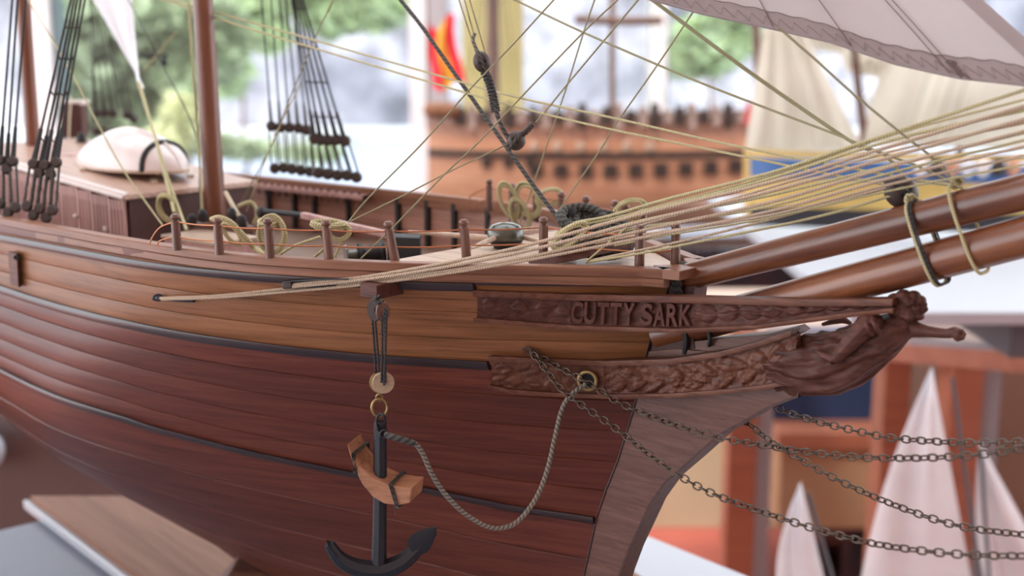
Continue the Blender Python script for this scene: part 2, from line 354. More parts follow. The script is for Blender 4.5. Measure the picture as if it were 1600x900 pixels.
# wales
sq = ((0, -1), (.02, 7), (.15, 8), (.85, 8), (.98, 7), (1, -1))
x745 = cast(745, 452, HB)[0]; x770 = cast(766, 571, HB)[0]; x930 = cast(930, 812, HB)[0]
MB_w = strake(zc(-36), zc(-52), prof=sq, x1a=x745, x1b=x745); e_ = MB_w.v[-6:]; MB_w.add(e_, [tuple(range(6))]).build('wale', 'wale', hull)
def endcap(m, k=6): e = m.v[-k:]; return m.add(e, [tuple(range(k))])
endcap(strake(lambda X: zw2(X)+9, lambda X: zw2(X)-9, prof=sq, x1a=x770, x1b=x770)).build('wale', 'wale', hull)
endcap(strake(lambda X: zw3(X)+7, lambda X: zw3(X)-8, prof=sq, x1a=x930, x1b=x930)).build('wale', 'wale', hull)
strake(zc(-33.5), zc(-40), prof=((0, 0), (.1, 1.5), (.9, 1.5), (1, 0)), x0=x745).build('wale', 'wale', hull)
# rail strips: upper cap and the moulding under it
RP = [cast(x, y, lambda X, Z: 9999 if Z < 0 else -9999) for x, y in ((0, 340), (50, 349.5), (100, 358), (150, 367), (200, 375), (250, 383), (300, 390), (350, 395.5), (400, 400), (450, 403), (500, 406), (600, 410), (700, 412.5), (850, 415.5), (950, 418), (1000, 419), (1036, 421))]
rail_xy = [(XA, -488.)]+[(q[0], q[1]) for q in RP]
RX = [p[0] for p in rail_xy]; RY = [-p[1] for p in rail_xy]
RH = lambda X: itp(X, RX, RY)                          # rail half breadth
xr = [XA+(RX[-1]-XA)*(1-(1-i/80)**1.6) for i in range(81)]
def railstrip(y_out, z0, z1, y_in, name, mat, sgn=-1, bev=2):
    P = []; L = 0; U = []
    for X in xr:
        h = RH(X); U.append(X/100)
        c = [(h+y_out-bev, z0), (h+y_out, z0-bev), (h+y_out, z1+bev), (h+y_out-bev, z1), (h-y_in, z1), (h-y_in, z0)]
        P.append([sp(X, sgn*yy, zz) for yy, zz in c])
    vv = (0, .02, .15, .17, .4, .6, .8)
    m = MB().grid(P, lambda i, j: (U[i], vv[j]+z0/40), cv=True); m.add(P[-1], [tuple(range(6))]); return m.build(name, mat, hull)
railstrip(2, 0, -17, 26, 'rail', 'rail')
railstrip(-3, -17, -34, 22, 'rail_moulding', 'rail')
railstrip(2, 0, -17, 26, 'rail', 'rail', 1)
railstrip(-3, -17, -34, 22, 'rail_moulding', 'rail', 1)
# bow end of the rail: pointed plate over the stem
q1 = (RX[-1], -RY[-1]); tip = us(onZ(1100, 414.5, 0)); q0 = (RX[-1]-60, -RY[-1]-20)
poly = [(q1[0], q1[1]-2), (us(onZ(1062, 424, 0))[0], us(onZ(1062, 424, 0))[1]), (tip[0], tip[1]), (q1[0]+18, 62), (q1[0], RY[-1]+2), (q1[0]-38, 50), (q1[0]+2, 0), (q1[0]-38, -50)]
MB().prism([sp(x, y, -17) for x, y in poly], (0, 0, 17*S)).build('rail_nose', 'rail', hull, bevel=1.2)
# forecastle deck, lower deck
fx = [RX[-1]-6-(i/20)*(RX[-1]-6+520) for i in range(21)]
DH = lambda x, z: max(6, min(RH(x), HB(x, z))-10)
MB().prism([sp(x, -DH(x, -30), -26) for x in fx]+[sp(x, DH(x, -30), -26) for x in reversed(fx)], (0, 0, 12*S)).build('forecastle_deck', 'deck', hull)
fx = [-400-(i/20)*(2250) for i in range(21)]
MB().prism([sp(x, -DH(x, -150), -150) for x in fx]+[sp(x, DH(x, -150), -150) for x in reversed(fx)], (0, 0, 10*S)).build('main_deck', 'maindeck', hull)
# bulkhead at the break of the forecastle
b = -505; hb_ = DH(b, -140); MB().hexa([sp(b, -hb_, -140), sp(b, hb_, -140), sp(b+12, hb_, -140), sp(b+12, -hb_, -140), sp(b, -DH(b, -30), -26), sp(b, DH(b, -30), -26), sp(b+12, DH(b, -30), -26), sp(b+12, -DH(b, -30), -26)]).build('bulkhead', 'cabin_dark', hull)
# inner bulwark planks and stanchions
for sgn in (1, -1):
    for za, zb_ in ((-34, -66), (-67, -100), (-101, -141)):
        P = []
        for i in range(41):
            X = -2650+(i/40)*2140; P.append([sp(X, sgn*(min(RH(X), HB(X, zb_))-12), zb_), sp(X, sgn*(min(RH(X), HB(X, za))-12), za)])
        MB().grid(P).build('bulwark_plank', 'pink', hull)
for px_ in (345, 385, 418, 443, 482, 537, 568, 596, 630, 655, 672):
    g = us(onZ(px_, 285+(px_-400)*.05, -10)); X = -1900+(px_-345)*((1900-760)/(672-345)); h = RH(X)
    MB().hexa([sp(X-5, h-24, -140), sp(X+7, h-24, -140), sp(X+7, h-10, -140), sp(X-5, h-10, -140), sp(X-5, h-24, -17), sp(X+7, h-24, -17), sp(X+7, h-10, -17), sp(X-5, h-10, -17)]).build('stanchion', 'blk', hull)
# pin rail under the port shrouds, with small pins below it
a, b = -1790, -1330
P = [[sp(X, RH(X)-20, -18), sp(X, RH(X)-52, -18), sp(X, RH(X)-52, -30), sp(X, RH(X)-20, -30)] for X in [a+(b-a)*i/12 for i in range(13)]]
MB().grid(P, cv=True).build('pin_rail', 'cabin', hull)
for i in range(15):
    X = a+20+(b-a-40)*i/14; MB().lathe(sp(X, RH(X)-44, -48), (0, 0, 1), [(2, 0), (4, 4), (4, 12), (3, 18), (5, 34), (3, 40), (0, 41)], 8).build('belaying_pin', 'post', hull)
# rail posts with ball tops, copper rail wires
def post(base, h=72, r=9.0, tilt=(0, 0, 0), mat='post'):
    ax = Vector((0, 0, 1))+Vector(tilt)
    return MB().lathe(base, ax, [(r, -2), (r, 1), (r*.96, h*.3), (r*.94, h*.79), (r*.8, h*.805), (r*.62, h*.82), (r*.62, h*.835), (r*.86, h*.855), (r*1.0, h*.9), (r*.98, h*.945), (r*.72, h*.985), (r*.6, h), (0, h)], 16).build('rail_post', mat, hull)
posts = []
for x, y, til in ((277, 389, -.02), (343, 396, -.02), (422, 401, -.03), (514, 404, -.06), (617, 406, -.17), (729, 403, -.07), (849, 399, .0), (999, 414, 0), (1055, 411, 0)):
    bpt = onZ(x, y, 0); posts.append((bpt, til)); post(bpt, 72 if x > 400 else 68, tilt=(til, 0, 0))
for hh in (24, 53):
    L = []
    for (a, ta), (b, tb) in zip(posts, posts[1:]):
        A_ = a+Vector((ta*hh*S, 0, hh*S)); B_ = b+Vector((tb*hh*S, 0, hh*S))
        for i in range(8):
            t = i/8; L.append(A_.lerp(B_, t)-Vector((0, 0, 1))*(S*9*t*(1-t)))
    L.append(posts[-1][0]+Vector((0, 0, hh*S)))
    st = posts[0][0]+Vector((posts[0][1]*hh*S, 0, hh*S))
    e = onZ(236 if hh > 30 else 248, 384 if hh > 30 else 386, 0); mid = st.lerp(e, .62)+Vector((0, 0, hh*S*.33))
    L = spline([e, e+Vector((0, 0, 10*S)), mid, st], 5)[:-1]+L
    MB().tube(L, 1.5, 6).build('rail_wire', 'copper', hull)
pposts = []
for x, y in ((765, 328), (800, 336), (838, 345), (877, 352), (915, 360), (960, 368), (1003, 380)):
    bpt = onZ(x, y, -8); pposts.append(bpt); post(bpt, 74)
post(onZ(976, 374, -8), 74)
for hh in (24, 53):
    MB().tube([p+Vector((0, 0, hh*S)) for p in pposts], 1.4, 6).build('rail_wire', 'copper', hull)
e = pposts[0]
for dx, hh in ((-38, 53), (-26, 26)):
    st = e+Vector((0, 0, hh*S)); g = e+Vector((dx*1.35*S, .0, 2*S)); MB().tube(spline([g, g+Vector((4*S, 0, hh*.55*S)), st+Vector((-16*S, 0, -3*S)), st], 5), 1.5, 6).build('rail_wire', 'copper', hull)
# stem, its dark facing, keel
near = [(1247, 618), (1200, 636), (1150, 664), (1122, 680), (1075, 722), (1040, 752), (1015, 787), (995, 830), (980, 862), (966, 900), (945, 970), (930, 1040)]
back = [(865, 1040), (857, 960), (872, 900), (892, 810), (905, 770), (925, 720), (950, 640), (960, 600), (972, 552), (1060, 545), (1130, 552), (1200, 560), (1250, 585)]
TH = 26
stem_near = [onY(x, y, -TH) for x, y in near+back]
ey = sp(0, 1, 0)-sp(0, 0, 0)
MB().prism(stem_near, ey*(2*TH)).build('stem_post', 'stem', hull, smooth=False, bevel=1.5)
P = []
for i, (x, y) in enumerate(near):
    p = onY(x, y, -TH); a = onY(*near[max(0, i-1)], -TH); b = onY(*near[min(len(near)-1, i+1)], -TH); t = (b-a).normalized(); nrm = t.cross(ey.normalized())
    if nrm.dot(sp(1, 0, -.2)-sp(0, 0, 0)) < 0: nrm = -nrm
    P.append([p-nrm*S, p+nrm*(3*S)-ey*1, p+nrm*(3*S)+ey*(2*TH+1), p-nrm*S+ey*(2*TH)])
MB().grid(P, cv=True).build('stem_facing', 'stemdark', hull)
kz = [(-300, -935)]+[(x, zbot(x)-4) for x in (-500, -800, -1200, -1600, -2000, -2700)]
MB().prism([sp(x, -TH+6, z) for x, z in kz]+[sp(x, -TH+6, z-40) for x, z in reversed(kz)], ey*(2*TH-12)).build('keel', 'red', hull)
# plank end joint against the stem
MB().tube([onY(x, y, -TH-1) for x, y in ((1016, 530), (1000, 600), (990, 640), (965, 720), (945, 770), (932, 810), (912, 900))], 1.6, 6).build('stem_joint', 'wale', hull)
MB().prism([onY(x, y, -22) for x, y in ((1045, 447), (1012, 500), (1012, 555), (1085, 545), (1080, 500), (1085, 447))], ey*44).build('stem_head', 'stemdark', hull, smooth=False)
# cathead
c = cast(588, 450, HB, 34); cx, cy, cz = c
MB().hexa([sp(cx-24, cy-18, cz-16), sp(cx+20, cy-18, cz-16), sp(cx+20, cy+60, cz-16), sp(cx-24, cy+60, cz-16), sp(cx-24, cy-18, cz+10), sp(cx+20, cy-18, cz+10), sp(cx+20, cy+60, cz+12), sp(cx-24, cy+60, cz+12)]).build('cathead', 'carved', hull, smooth=False, bevel=1.5)
# fairlead bracket and iron plates on the side
q = [cast(x, y, HB, 4) for x, y in ((17, 392), (31, 395), (34, 448), (21, 444))]
MB().prism([sp(*a) for a in q], sp(2, -9, 0)-sp(0, 0, 0)).build('bracket', 'carvedlow', hull, bevel=1)
MB().lathe(hullpt(26, 402, 12), (0, -1, 0), [(6, 0), (6, 3), (3, 3), (3, 1)], 12).build('bracket_eye', 'blk', hull)
# ================================================================ carved boards at the bow
NBX = [-420, -340, -215, -100, 60, 230, 410, 520]; NBY = [272, 226, 152, 102, 64, 44, 30, 26]
BN = lambda X, Z: max(itp(X, NBX, NBY), HB(X, max(Z, -200))+6 if X < -90 else 0)
def boardgrid(top, bot, B, nu, nv, hf, x0, x1, th=12):
    tx = [p[0] for p in top]; ty = [p[1] for p in top]; bx = [p[0] for p in bot]; by = [p[1] for p in bot]
    F_ = []; K_ = []
    for i in range(nu+1):
        u = i/nu; r = []; k = []
        for j in range(nv+1):
            v = j/nv; x = x0+(x1-x0)*u; y = itp(x, tx, ty)*(1-v)+itp(x, bx, by)*v
            r.append((x, y, v))
        a = cast(x, r[0][1], B); b_ = cast(x, r[-1][1], B)
        row = []
        for x, y, v in r:
            X = a[0]+(b_[0]-a[0])*v; Y = a[1]+(b_[1]-a[1])*v; Z = a[2]+(b_[2]-a[2])*v
            row.append(sp(X, Y-hf(x, v), Z)); k.append(sp(X, Y+th, Z))
        F_.append(row); K_.append(k)
    m = MB(); m.grid(F_); m.grid([[K_[i][0] for i in range(nu+1)], [F_[i][0] for i in range(nu+1)]]); m.grid([[F_[i][-1] for i in range(nu+1)], [K_[i][-1] for i in range(nu+1)]])
    m.grid([F_[0], K_[0]]); m.grid([K_[-1], F_[-1]]); m.grid([[K_[i][0], K_[i][-1]] for i in range(nu+1)])
    return m
def nz(x, y, s): return noise.noise(Vector((x*s, y*s, 3.1)))
def leafh(x, v, leaves):
    h = 0
    for cx_, cv_, lx, lv, ht, tilt in leaves:
        dx = (x-cx_)/lx; dv = (v-cv_-tilt*(x-cx_)/100)/lv
        wd = max(0, 1-dx*dx)
        if wd > 0 and abs(dv) < wd: h = max(h, ht*math.sqrt(max(0, 1-(dv/wd)**2))*(wd**.3)-(1.2 if abs(dv) < .08 else 0))
    return h
NT = [(745, 460), (900, 466), (1060, 470), (1250, 475), (1445, 472)]; NBm = [(745, 497), (900, 509), (1060, 514), (1180, 508), (1330, 488), (1445, 479)]
lv1 = [(765, .4, 11, .3, 4, 0), (812, .45, 14, .3, 5, 0), (850, .45, 13, .28, 4, .2), (880, .5, 12, .3, 3, 0)]+[(1105+i*34, .45-.02*i, 20, .36, 5, .3*(-1)**i) for i in range(9)]
def hname(x, v): return leafh(x, v, lv1)+1.6*nz(x, v*30, .09)+.9*nz(x*.4, v*60, .2)+(-2.2 if 892 < x < 1078 and .06 < v < .94 else 0)
nb = boardgrid(NT, NBm, BN, 330, 22, hname, 746, 1394).build('name_board', 'carved', hull, label='carved red-brown name board with raised letters')
def strip(pt, B, o0, o1, hh, name, mat, par, k=60, th=12):
    P = []; xs = [p[0] for p in pt]; ys = [p[1] for p in pt]
    for i in range(k+1):
        x = xs[0]+(xs[-1]-xs[0])*i/k; q = cast(x, itp(x, xs, ys), B); X, Y, Z = q
        P.append([sp(X, Y+th, Z-hh/2), sp(X, Y-o1, Z-hh/2), sp(X, Y-o1-1, Z), sp(X, Y-o0, Z+hh/2), sp(X, Y+th, Z+hh/2)])
    m = MB().grid(P, lambda i, j: (i*.1, j*.1), cv=True); m.add(P[0], [tuple(range(5))[::-1]]); m.add(P[-1], [tuple(range(5))]); return m.build(name, mat, par)
strip([(745, 457.5), (900, 463.5), (1060, 467), (1250, 472), (1398, 471)], BN, 9, 10, 11, 'top_moulding', 'carvedlow', nb, th=16)
strip([(745, 499), (900, 511), (1060, 516), (1180, 511), (1330, 491), (1398, 484)], BN, 7, 8, 8, 'lower_moulding', 'carvedlow', nb)
# raised letters
fc = bpy.data.curves.new('letters', 'FONT'); fo = bpy.data.objects.new('letters', fc); COL.objects.link(fo)
fc.size = 1.0; fc.extrude = .05; fc.bevel_depth = .012; fc.offset = .018
txt = 'CUTTY SARK'; xx = 896.
for ch in txt:
    if ch == ' ': xx += 8; continue
    fc.body = ch; bpy.context.view_layer.update(); dg = bpy.context.evaluated_depsgraph_get(); me = bpy.data.meshes.new_from_object(fo.evaluated_get(dg), depsgraph=dg)
    vs = [v.co.copy() for v in me.vertices]; x0 = min(v.x for v in vs); x1 = max(v.x for v in vs); y0 = min(v.y for v in vs); y1 = max(v.y for v in vs)
    wpx = 18.5; m = MB(); out = []
    for v in vs:
        px_ = xx+(v.x-x0)/(x1-x0)*wpx; f = 1-(v.y-y0)/(y1-y0); f = .1+.8*f
        ya = itp(px_, [p[0] for p in NT], [p[1] for p in NT]); yb = itp(px_, [p[0] for p in NBm], [p[1] for p in NBm])
        q = cast(px_+(.5-f)*2.5, ya+(yb-ya)*f, BN, n=60); out.append(sp(q[0], q[1]-1.2-(v.z+.06)*48, q[2]))
    m.add(out, [tuple(p.vertices) for p in me.polygons]).build('letter', 'carved', nb, smooth=False)
    bpy.data.meshes.remove(me); xx += wpx+1.6
bpy.data.objects.remove(fo); bpy.data.curves.remove(fc)
# lower trail board
LBX = [-420, -354, -290, -206, -144, -60, 60, 160, 260, 330]; LBY = [204, 170, 136, 98, 78, 58, 44, 38, 34, 30]
BL = lambda X, Z: max(itp(X, LBX, LBY), HB(X, max(Z, -280))+6 if X < -110 else 0)
LT = [(768, 563), (850, 567), (950, 571), (1050, 568), (1130, 556), (1190, 540), (1240, 524), (1262, 517)]; LB = [(768, 600), (800, 607), (850, 611), (950, 615), (1050, 614), (1130, 608), (1200, 600), (1262, 588)]
lv2 = [(788, .3, 14, .2, 5, 0), (805, .72, 17, .17, 4, -.2), (834, .75, 14, .18, 5, .2), (838, .26, 10, .2, 5, 0), (866, .74, 14, .2, 5, -.2), (985, .35, 20, .28, 6, .6), (968, .75, 12, .2, 6, -.8), (997, .74, 16, .17, 6, -1), (1024, .76, 16, .2, 6, -1), (1057, .5, 12, .32, 8, 0), (1095, .3, 30, .2, 6, .9), (1090, .56, 24, .15, 5, .9), (1080, .78, 18, .14, 5, .4), (1140, .3, 30, .22, 6, .5), (1137, .78, 15, .15, 6, -1), (1172, .75, 14, .15, 6, -1), (1185, .4, 20, .3, 7, .8), (1215, .45, 16, .4, 7, 0), (1242, .5, 14, .4, 8, .5)]
def hlow(x, v):
    pl = 0 if 902 < x < 944 else 1
    return pl*(leafh(x, v, lv2)+2.2*math.sin(v*15+x*.11+2.5*math.sin(x*.045+v*3))*nz(x, v*40, .05)*2.2+1.9*nz(x, v*30, .1)+1.2*nz(x, v*40, .3))+(-3 if 945 < x < 951 else 0)
lb = boardgrid(LT, LB, BL, 300, 24, hlow, 769, 1246).build('trail_board', 'carvedlow', hull, label='carved brown trail board with leaf scrolls')
strip([(768, 559), (850, 563), (950, 567), (1050, 564), (1130, 552), (1190, 536), (1240, 519)], BL, 9, 9, 10, 'top_moulding', 'carvedlow', lb, th=22)
strip([(768, 603), (800, 610), (850, 614.5), (950, 618.5), (1050, 617), (1130, 611), (1200, 603), (1240, 595)], BL, 9, 9, 8, 'lower_moulding', 'carvedlow', lb, th=22)
hq = cast(918, 595, BL, 9); hc = sp(*hq); hn = (CAM-hc).normalized()
hdir = (sp(.35, -1, 0)-sp(0, 0, 0)).normalized()
tor = []
for i in range(28):
    a = 2*math.pi*i/28; sd = hdir.cross(Vector((0, 0, 1))).normalized(); tor.append(hc+(sd*math.cos(a)+Vector((0, 0, 1))*math.sin(a))*(17*S))
MB().tube(tor, 3.8, 10, closed=True).build('hawse_ring', 'brass', lb, label='round brass hawse ring')
MB().lathe(hc-hdir*(4*S), hdir, [(15, 0), (14, 2), (0, 2.2)], 20).build('hawse_hole_shade', plain('hole_shade_black', (.004, .004, .004), .9), lb)  # near-black disc stands in for the shade inside the hole
# bright upper edge of the knee between the boards
MB().prism([onY(x, y, -20) for x, y in ((1060, 536), (1200, 522), (1240, 512), (1250, 520), (1200, 545), (1060, 556))], ey*40).build('head_knee', 'stem', hull, smooth=False)
for x, y0, y1 in ((1070, 512, 552), (1108, 520, 540)):
    MB().tube([onY(x, y0, -26), onY(x+2, (y0+y1)/2, -30), onY(x, y1, -24)], 5 if x < 1100 else 4, 8).build('knee_strut', 'blk', hull)
# ================================================================ figurehead
fm = MB()
sp_ = [(1216, 577, 30, 46), (1236, 572, 42, 52), (1266, 570, 47, 52), (1297, 567, 50, 48), (1325, 558, 47, 44), (1352, 543, 41, 40), (1378, 527, 35, 37), (1404, 514, 26, 30), (1424, 510, 15, 16)]
cen = spline([onY(x, y, 0) for x, y, _, _ in sp_], 12); K_ = len(cen); P = []
for i, c in enumerate(cen):
    f = i/12; k0 = min(int(f), len(sp_)-2); t = f-k0; ra = sp_[k0][2]*(1-t)+sp_[k0+1][2]*t; rb = sp_[k0][3]*(1-t)+sp_[k0+1][3]*t
    tg = (cen[min(i+1, K_-1)]-cen[max(i-1, 0)]).normalized(); up = ey.normalized().cross(tg).normalized()
    if up.z < 0: up = -up
    row = []; s_ = i/(K_-1)
    for j in range(96):
        th = 2*math.pi*j/96; pl = (5.5*max(0, 1-s_*1.15)+.8)*math.sin(th*9+s_*10+1.6*math.sin(s_*12+th))+3.0*max(0, 1-s_*1.1)*math.sin(s_*46+2.5*math.cos(th*3)+th*2)*(.5+.5*math.sin(th*2+s_*8))+1.6*math.sin(th*21+s_*5)*max(0, 1-s_)
        row.append(c+up*((ra+pl)*math.cos(th)*S*1.03)+ey.normalized()*((rb+pl)*math.sin(th)*S))
    P.append(row)
fm.grid(P, cv=True); fm.add(P[0], [tuple(range(96))[::-1]]); fm.add(P[-1], [tuple(range(96))])
def fp(x, y, o=0): return onY(x, y, o)
def limb(pts, rs): fm.tube(spline([fp(*p) for p in pts], 5), [r for a, b in zip(rs, rs[1:]) for r in [a+(b-a)*i/5 for i in range(5)]]+[rs[-1]], 12)
limb([(1392, 508, 4), (1425, 514, 2), (1450, 518, 0), (1478, 521, 0), (1492, 519, 0), (1503, 522, 0)], [22, 14, 9.5, 8, 9, 7])
fm.ball(fp(1497, 523, -3), 9, 9, 11); fm.ball(fp(1503, 527, -2), 5)
for o in (-8, -3, 3): fm.tube([fp(1494, 517, o), fp(1504, 516, o), fp(1508, 522, o), fp(1505, 528, o)], 2.6, 7)
limb([(1372, 505, -22), (1356, 508, -40), (1338, 525, -50), (1318, 547, -54), (1303, 562, -54)], [16, 19, 16, 12, 9])
limb([(1303, 562, -54), (1294, 559, -53), (1284, 554, -50), (1275, 549, -46)], [9, 7.5, 5.5, 3])
for x0, y0, x1, y1 in ((1342, 497, 1352, 524), (1352, 494, 1364, 524), (1363, 493, 1376, 522)):
    fm.tube(spline([fp(x0, y0, -38), fp((x0+x1)/2-3, (y0+y1)/2, -58), fp(x1, y1, -50)], 4), 3.6, 7)
limb([(1398, 512, 0), (1406, 498, 0), (1412, 488, 0)], [20, 15, 15])
fm.ball(fp(1421, 480, 0), 27, 22, 26)
for x, y, o, r in ((1400, 470, -10, 14), (1388, 474, -6, 12), (1376, 476, -2, 9), (1412, 464, -12, 13), (1428, 464, -6, 12), (1438, 470, -3, 10), (1404, 484, -16, 11), (1418, 472, -18, 10), (1395, 484, -10, 11), (1420, 494, -14, 10), (1412, 464, 10, 14), (1398, 470, 12, 14)): fm.ball(fp(x, y, o), r, r, r*.9, 10, 7)
fm.ball(fp(1444, 483, -2), 7, 6, 6, 8, 6); fm.tube([fp(1437, 474, -9), fp(1446, 475, -2), fp(1446, 476, 6)], 3.4, 7); fm.ball(fp(1436, 494, -3), 9, 9, 7); fm.tube([fp(1433, 489, -9), fp(1442, 491, -2)], 2.4, 6); fm.ball(fp(1430, 482, -18), 5)
fig = fm.build('figurehead', 'carved')
rm = fig.modifiers.new('fuse', 'REMESH'); rm.mode = 'VOXEL'; rm.voxel_size = 1.15*S; rm.use_smooth_shade = True
tag(fig, 'carved red-brown wooden figurehead of a robed woman reaching forward, below the bowsprit', 'figurehead')
MB().tube(spline([fp(1285, 507, 16), fp(1315, 500, 16), fp(1330, 506, 16)], 4), [3, 4, 5, 6, 6, 6, 5, 4, 3], 8).build('robe_tip', 'carved', fig)

# ================================================================ bowsprit and jib-boom, masts
def spar(name, a, b, ra, rb, label, mat='spar', n=32):
    pts = [a.lerp(b, i/24) for i in range(25)]; m = MB(); L = (b-a).length/S
    m.tube(pts, [ra+(rb-ra)*i/24 for i in range(25)], n); m.uv = [[(u/100, v*2) for u, v in f] for f in m.uv]
    return tag(m.build(name, mat), label, 'spar')
jb0, jb1 = onY(1075, 432), onY(1600, 300); spar('jib_boom', jb0, jb0+(jb1-jb0)*1.8, 25, 30, 'upper polished reddish-brown spar running forward from the rail nose')
bs0, bs1 = onY(1030, 522), onY(1600, 370); spar('bowsprit', bs0, bs0+(bs1-bs0)*1.6, 31, 31, 'lower polished reddish-brown bowsprit resting above the carved name board')
g = MB()
for i in range(5):
    cc = onY(1066+i*3, 437+i, 0); g.tube([cc+(ey.normalized()*math.cos(t)+Vector((0, 0, 1))*math.sin(t)*1.05)*(S*(29+i*.5)) for t in [2*math.pi*q/24 for q in range(24)]], 3.2, 7, closed=True)
tag(g.build('rope_gammoning', 'dark_rope'), 'dark frayed rope lashed round the heel of the upper spar at the rail nose', 'rope')
fmst = spline([onY(279, -620), onY(310, -120), onY(317, 0), onY(330, 225), onY(337, 335), onY(343, 420)], 8)
m = MB().tube(fmst, [22+5*i/(len(fmst)-1) for i in range(len(fmst))], 28); m.uv = [[(u/100, v*2) for u, v in f] for f in m.uv]
tag(m.build('mast', 'mast'), 'thick brown mast standing in front of the deckhouse', 'mast')
mm = spline([onY(2, -560), onY(31, -90), onY(40, 60), onY(52, 230), onY(56, 320)], 8); m = MB().tube(mm, 20, 24); m.uv = [[(u/100, v*2) for u, v in f] for f in m.uv]
tag(m.build('mast', 'mast'), 'blurred brown mast at the far left behind the dark shrouds', 'mast')
def lash(cx_, ct, cbx, cb, n, mats, name, label):
    t = thing(name, label, 'rope', onY(cbx, cb))
    a = onY(cx_, ct); b = onY(cbx, cb); c = (a+b)/2; up = (a-b)/2; y = ey.normalized()
    for i in range(n):
        o = (bs1-bs0).normalized()*(i*3.6*S); L = []
        for q in range(48):
            th = 2*math.pi*q/48; cs, sn = math.cos(th), math.sin(th)
            L.append(c+o+up*(abs(sn)**.8*math.copysign(1, sn)*1.03)+y*(S*36*abs(cs)**.5*math.copysign(1, cs)))
        MB().tube(L, 2.8 if mats[i] == 'pale' else 1.6, 8, closed=True).build('rope_turn', mats[i], t)
    for i in range(3):
        k = a+Vector((random.uniform(-6, 6)*S, -4*S, (2+3*i)*S)); MB().tube(spline([k+Vector((math.cos(q)*8*S, math.sin(q*1.3)*6*S, math.sin(q)*6*S)) for q in [j*.9+i for j in range(8)]], 4), 2.4, 7).build('knot', mats[0], t)
lash(1424, 317, 1470, 443, 3, ['pale', 'black_rope', 'black_rope'], 'spar_lashing', 'pale and black rope seizing tied round both spars below the dark block')
lash(1490, 290, 1537, 424, 1, ['pale'], 'spar_lashing', 'single pale rope loop round both spars nearest the picture edge')
def block(c, r, ax, label, strap='dark_rope', mat='block', tall=1.25, group=None):
    t = thing('rigging_block', label, 'pulley block', c, group); ax = Vector(ax).normalized(); side = ax.cross(VW).normalized(); dp = side.cross(ax)
    MB().ball(c, r, r*.78, r*tall, 18, 12, (side, dp, ax)).build('shell', mat, t)
    L = [c+(ax*math.cos(q)*tall*1.06+dp*math.sin(q)*.86)*(r*S) for q in [2*math.pi*i/24 for i in range(24)]]
    MB().tube(L, r*.16, 7, closed=True).build('strop', strap, t)
    for o in (-.3, .3): MB().lathe(c+side*(o*r*S)-dp*(r*.62*S), -dp, [(r*.2, 0), (r*.2, r*.18), (0, r*.18)], 10).build('sheave_hole', 'blk', t)
    return t
block(PX(1408, 300, 2040), 26, Vector((-.6, 0, .5)), 'dark brown oval block tied on top of the upper spar', 'black_rope', tall=1.15)
block(PX(753, 97, 2500), 17, Vector((-.35, 0, 1)), 'dark oval block high on the stay, with three lines above it')
block(PX(806, 220, 2490), 19, Vector((.6, 0, .8)), 'dark round block with a short served tail, low on the black stay', tall=1.0)

# ================================================================ anchor, tackle, hawser
YA = PX(592, 466, 2265).y
def ap(x, y, o=0): return onW(x, y, YA+o*S)
tk = thing('anchor_tackle', 'small tackle of two discs and black lines hanging under the bow beam', 'pulley tackle', ap(594, 650))
MB().lathe(ap(586, 484, 4), (-.35, -1, 0), [(0, -4), (19, -4), (21, -2), (21, 2), (19, 4), (4, 4), (3, 6), (0, 6)], 22, f2=.72).build('upper_sheave', 'block', tk)
MB().lathe(ap(598, 487, -2), (.3, -1, .05), [(0, -3), (17, -3), (18.5, -1), (18.5, 1), (17, 3), (4, 3), (3, 5), (0, 5)], 22, f2=.68).build('upper_cheek', 'post', tk)
MB().tube(spline([ap(594, 462, 4), ap(586, 468, 0), ap(592, 474, -4), ap(598, 470, 0), ap(590, 476, 2)], 5), 3, 8).build('hanger', 'black_rope', tk)
for x0, y0, x1, y1, o in ((581, 492, 587, 584, 4), (586, 497, 592, 584, 2), (597, 494, 596, 598, -12), (604, 484, 600, 602, -13), (601, 482, 602, 598, -12)):
    MB().tube([ap(x0, y0, o), ap((x0+x1)/2+.6, (y0+y1)/2, o), ap(x1, y1, o)], 2.1, 7).build('fall_line', 'black_rope', tk)
MB().lathe(ap(594, 598, 4), (-.15, -1, 0), [(0, -3), (19, -3), (20, -1), (20, 1), (19, 3), (0, 3)], 28).build('lower_disc', 'brass', tk)
MB().lathe(ap(599, 598, -7), (.15, -1, 0), [(0, -3), (19, -3), (20, -1.5), (20, 2), (19, 3), (4, 3), (3, 4.5), (0, 4.5)], 28).build('lower_disc', wood('disc_wood', (.25, .17, .11), (.36, .26, .17), (.42, .31, .21), uv=False, kn=False), tk)
MB().tube([ap(593+12*math.cos(q), 637+14*math.sin(q), 2*math.cos(q)) for q in [2*math.pi*i/28 for i in range(28)]], 2.6, 8, closed=True).build('ring', 'brass', tk)
MB().tube([ap(593+5*math.cos(q), 621+5*math.sin(q), 3*math.sin(q)) for q in [2*math.pi*i/16 for i in range(16)]], 2, 8, closed=True).build('eye', 'brass', tk)
an = thing('anchor', 'black iron anchor with a curved wooden stock hanging beside the hull', 'anchor', ap(592, 897))
sh = [(ap(594, 658), 11.5), (ap(594, 700), 12), (ap(594, 760), 12.5), (ap(593, 830), 13), (ap(592, 884), 14)]
MB().tube([p for p, _ in sh], [r for _, r in sh], 8).build('shank', 'iron', an, ang=30)
arm = spline([ap(514, 850, -14), ap(530, 872, -10), ap(555, 886, -5), ap(592, 891, 0), (ap(625, 880, 4)), ap(650, 860, 8), ap(676, 830, 12)], 5)
MB().tube(arm, [10.5+8*math.sin(math.pi*i/(len(arm)-1))**1.2 for i in range(len(arm))], 8).build('arms', 'iron', an, ang=30)
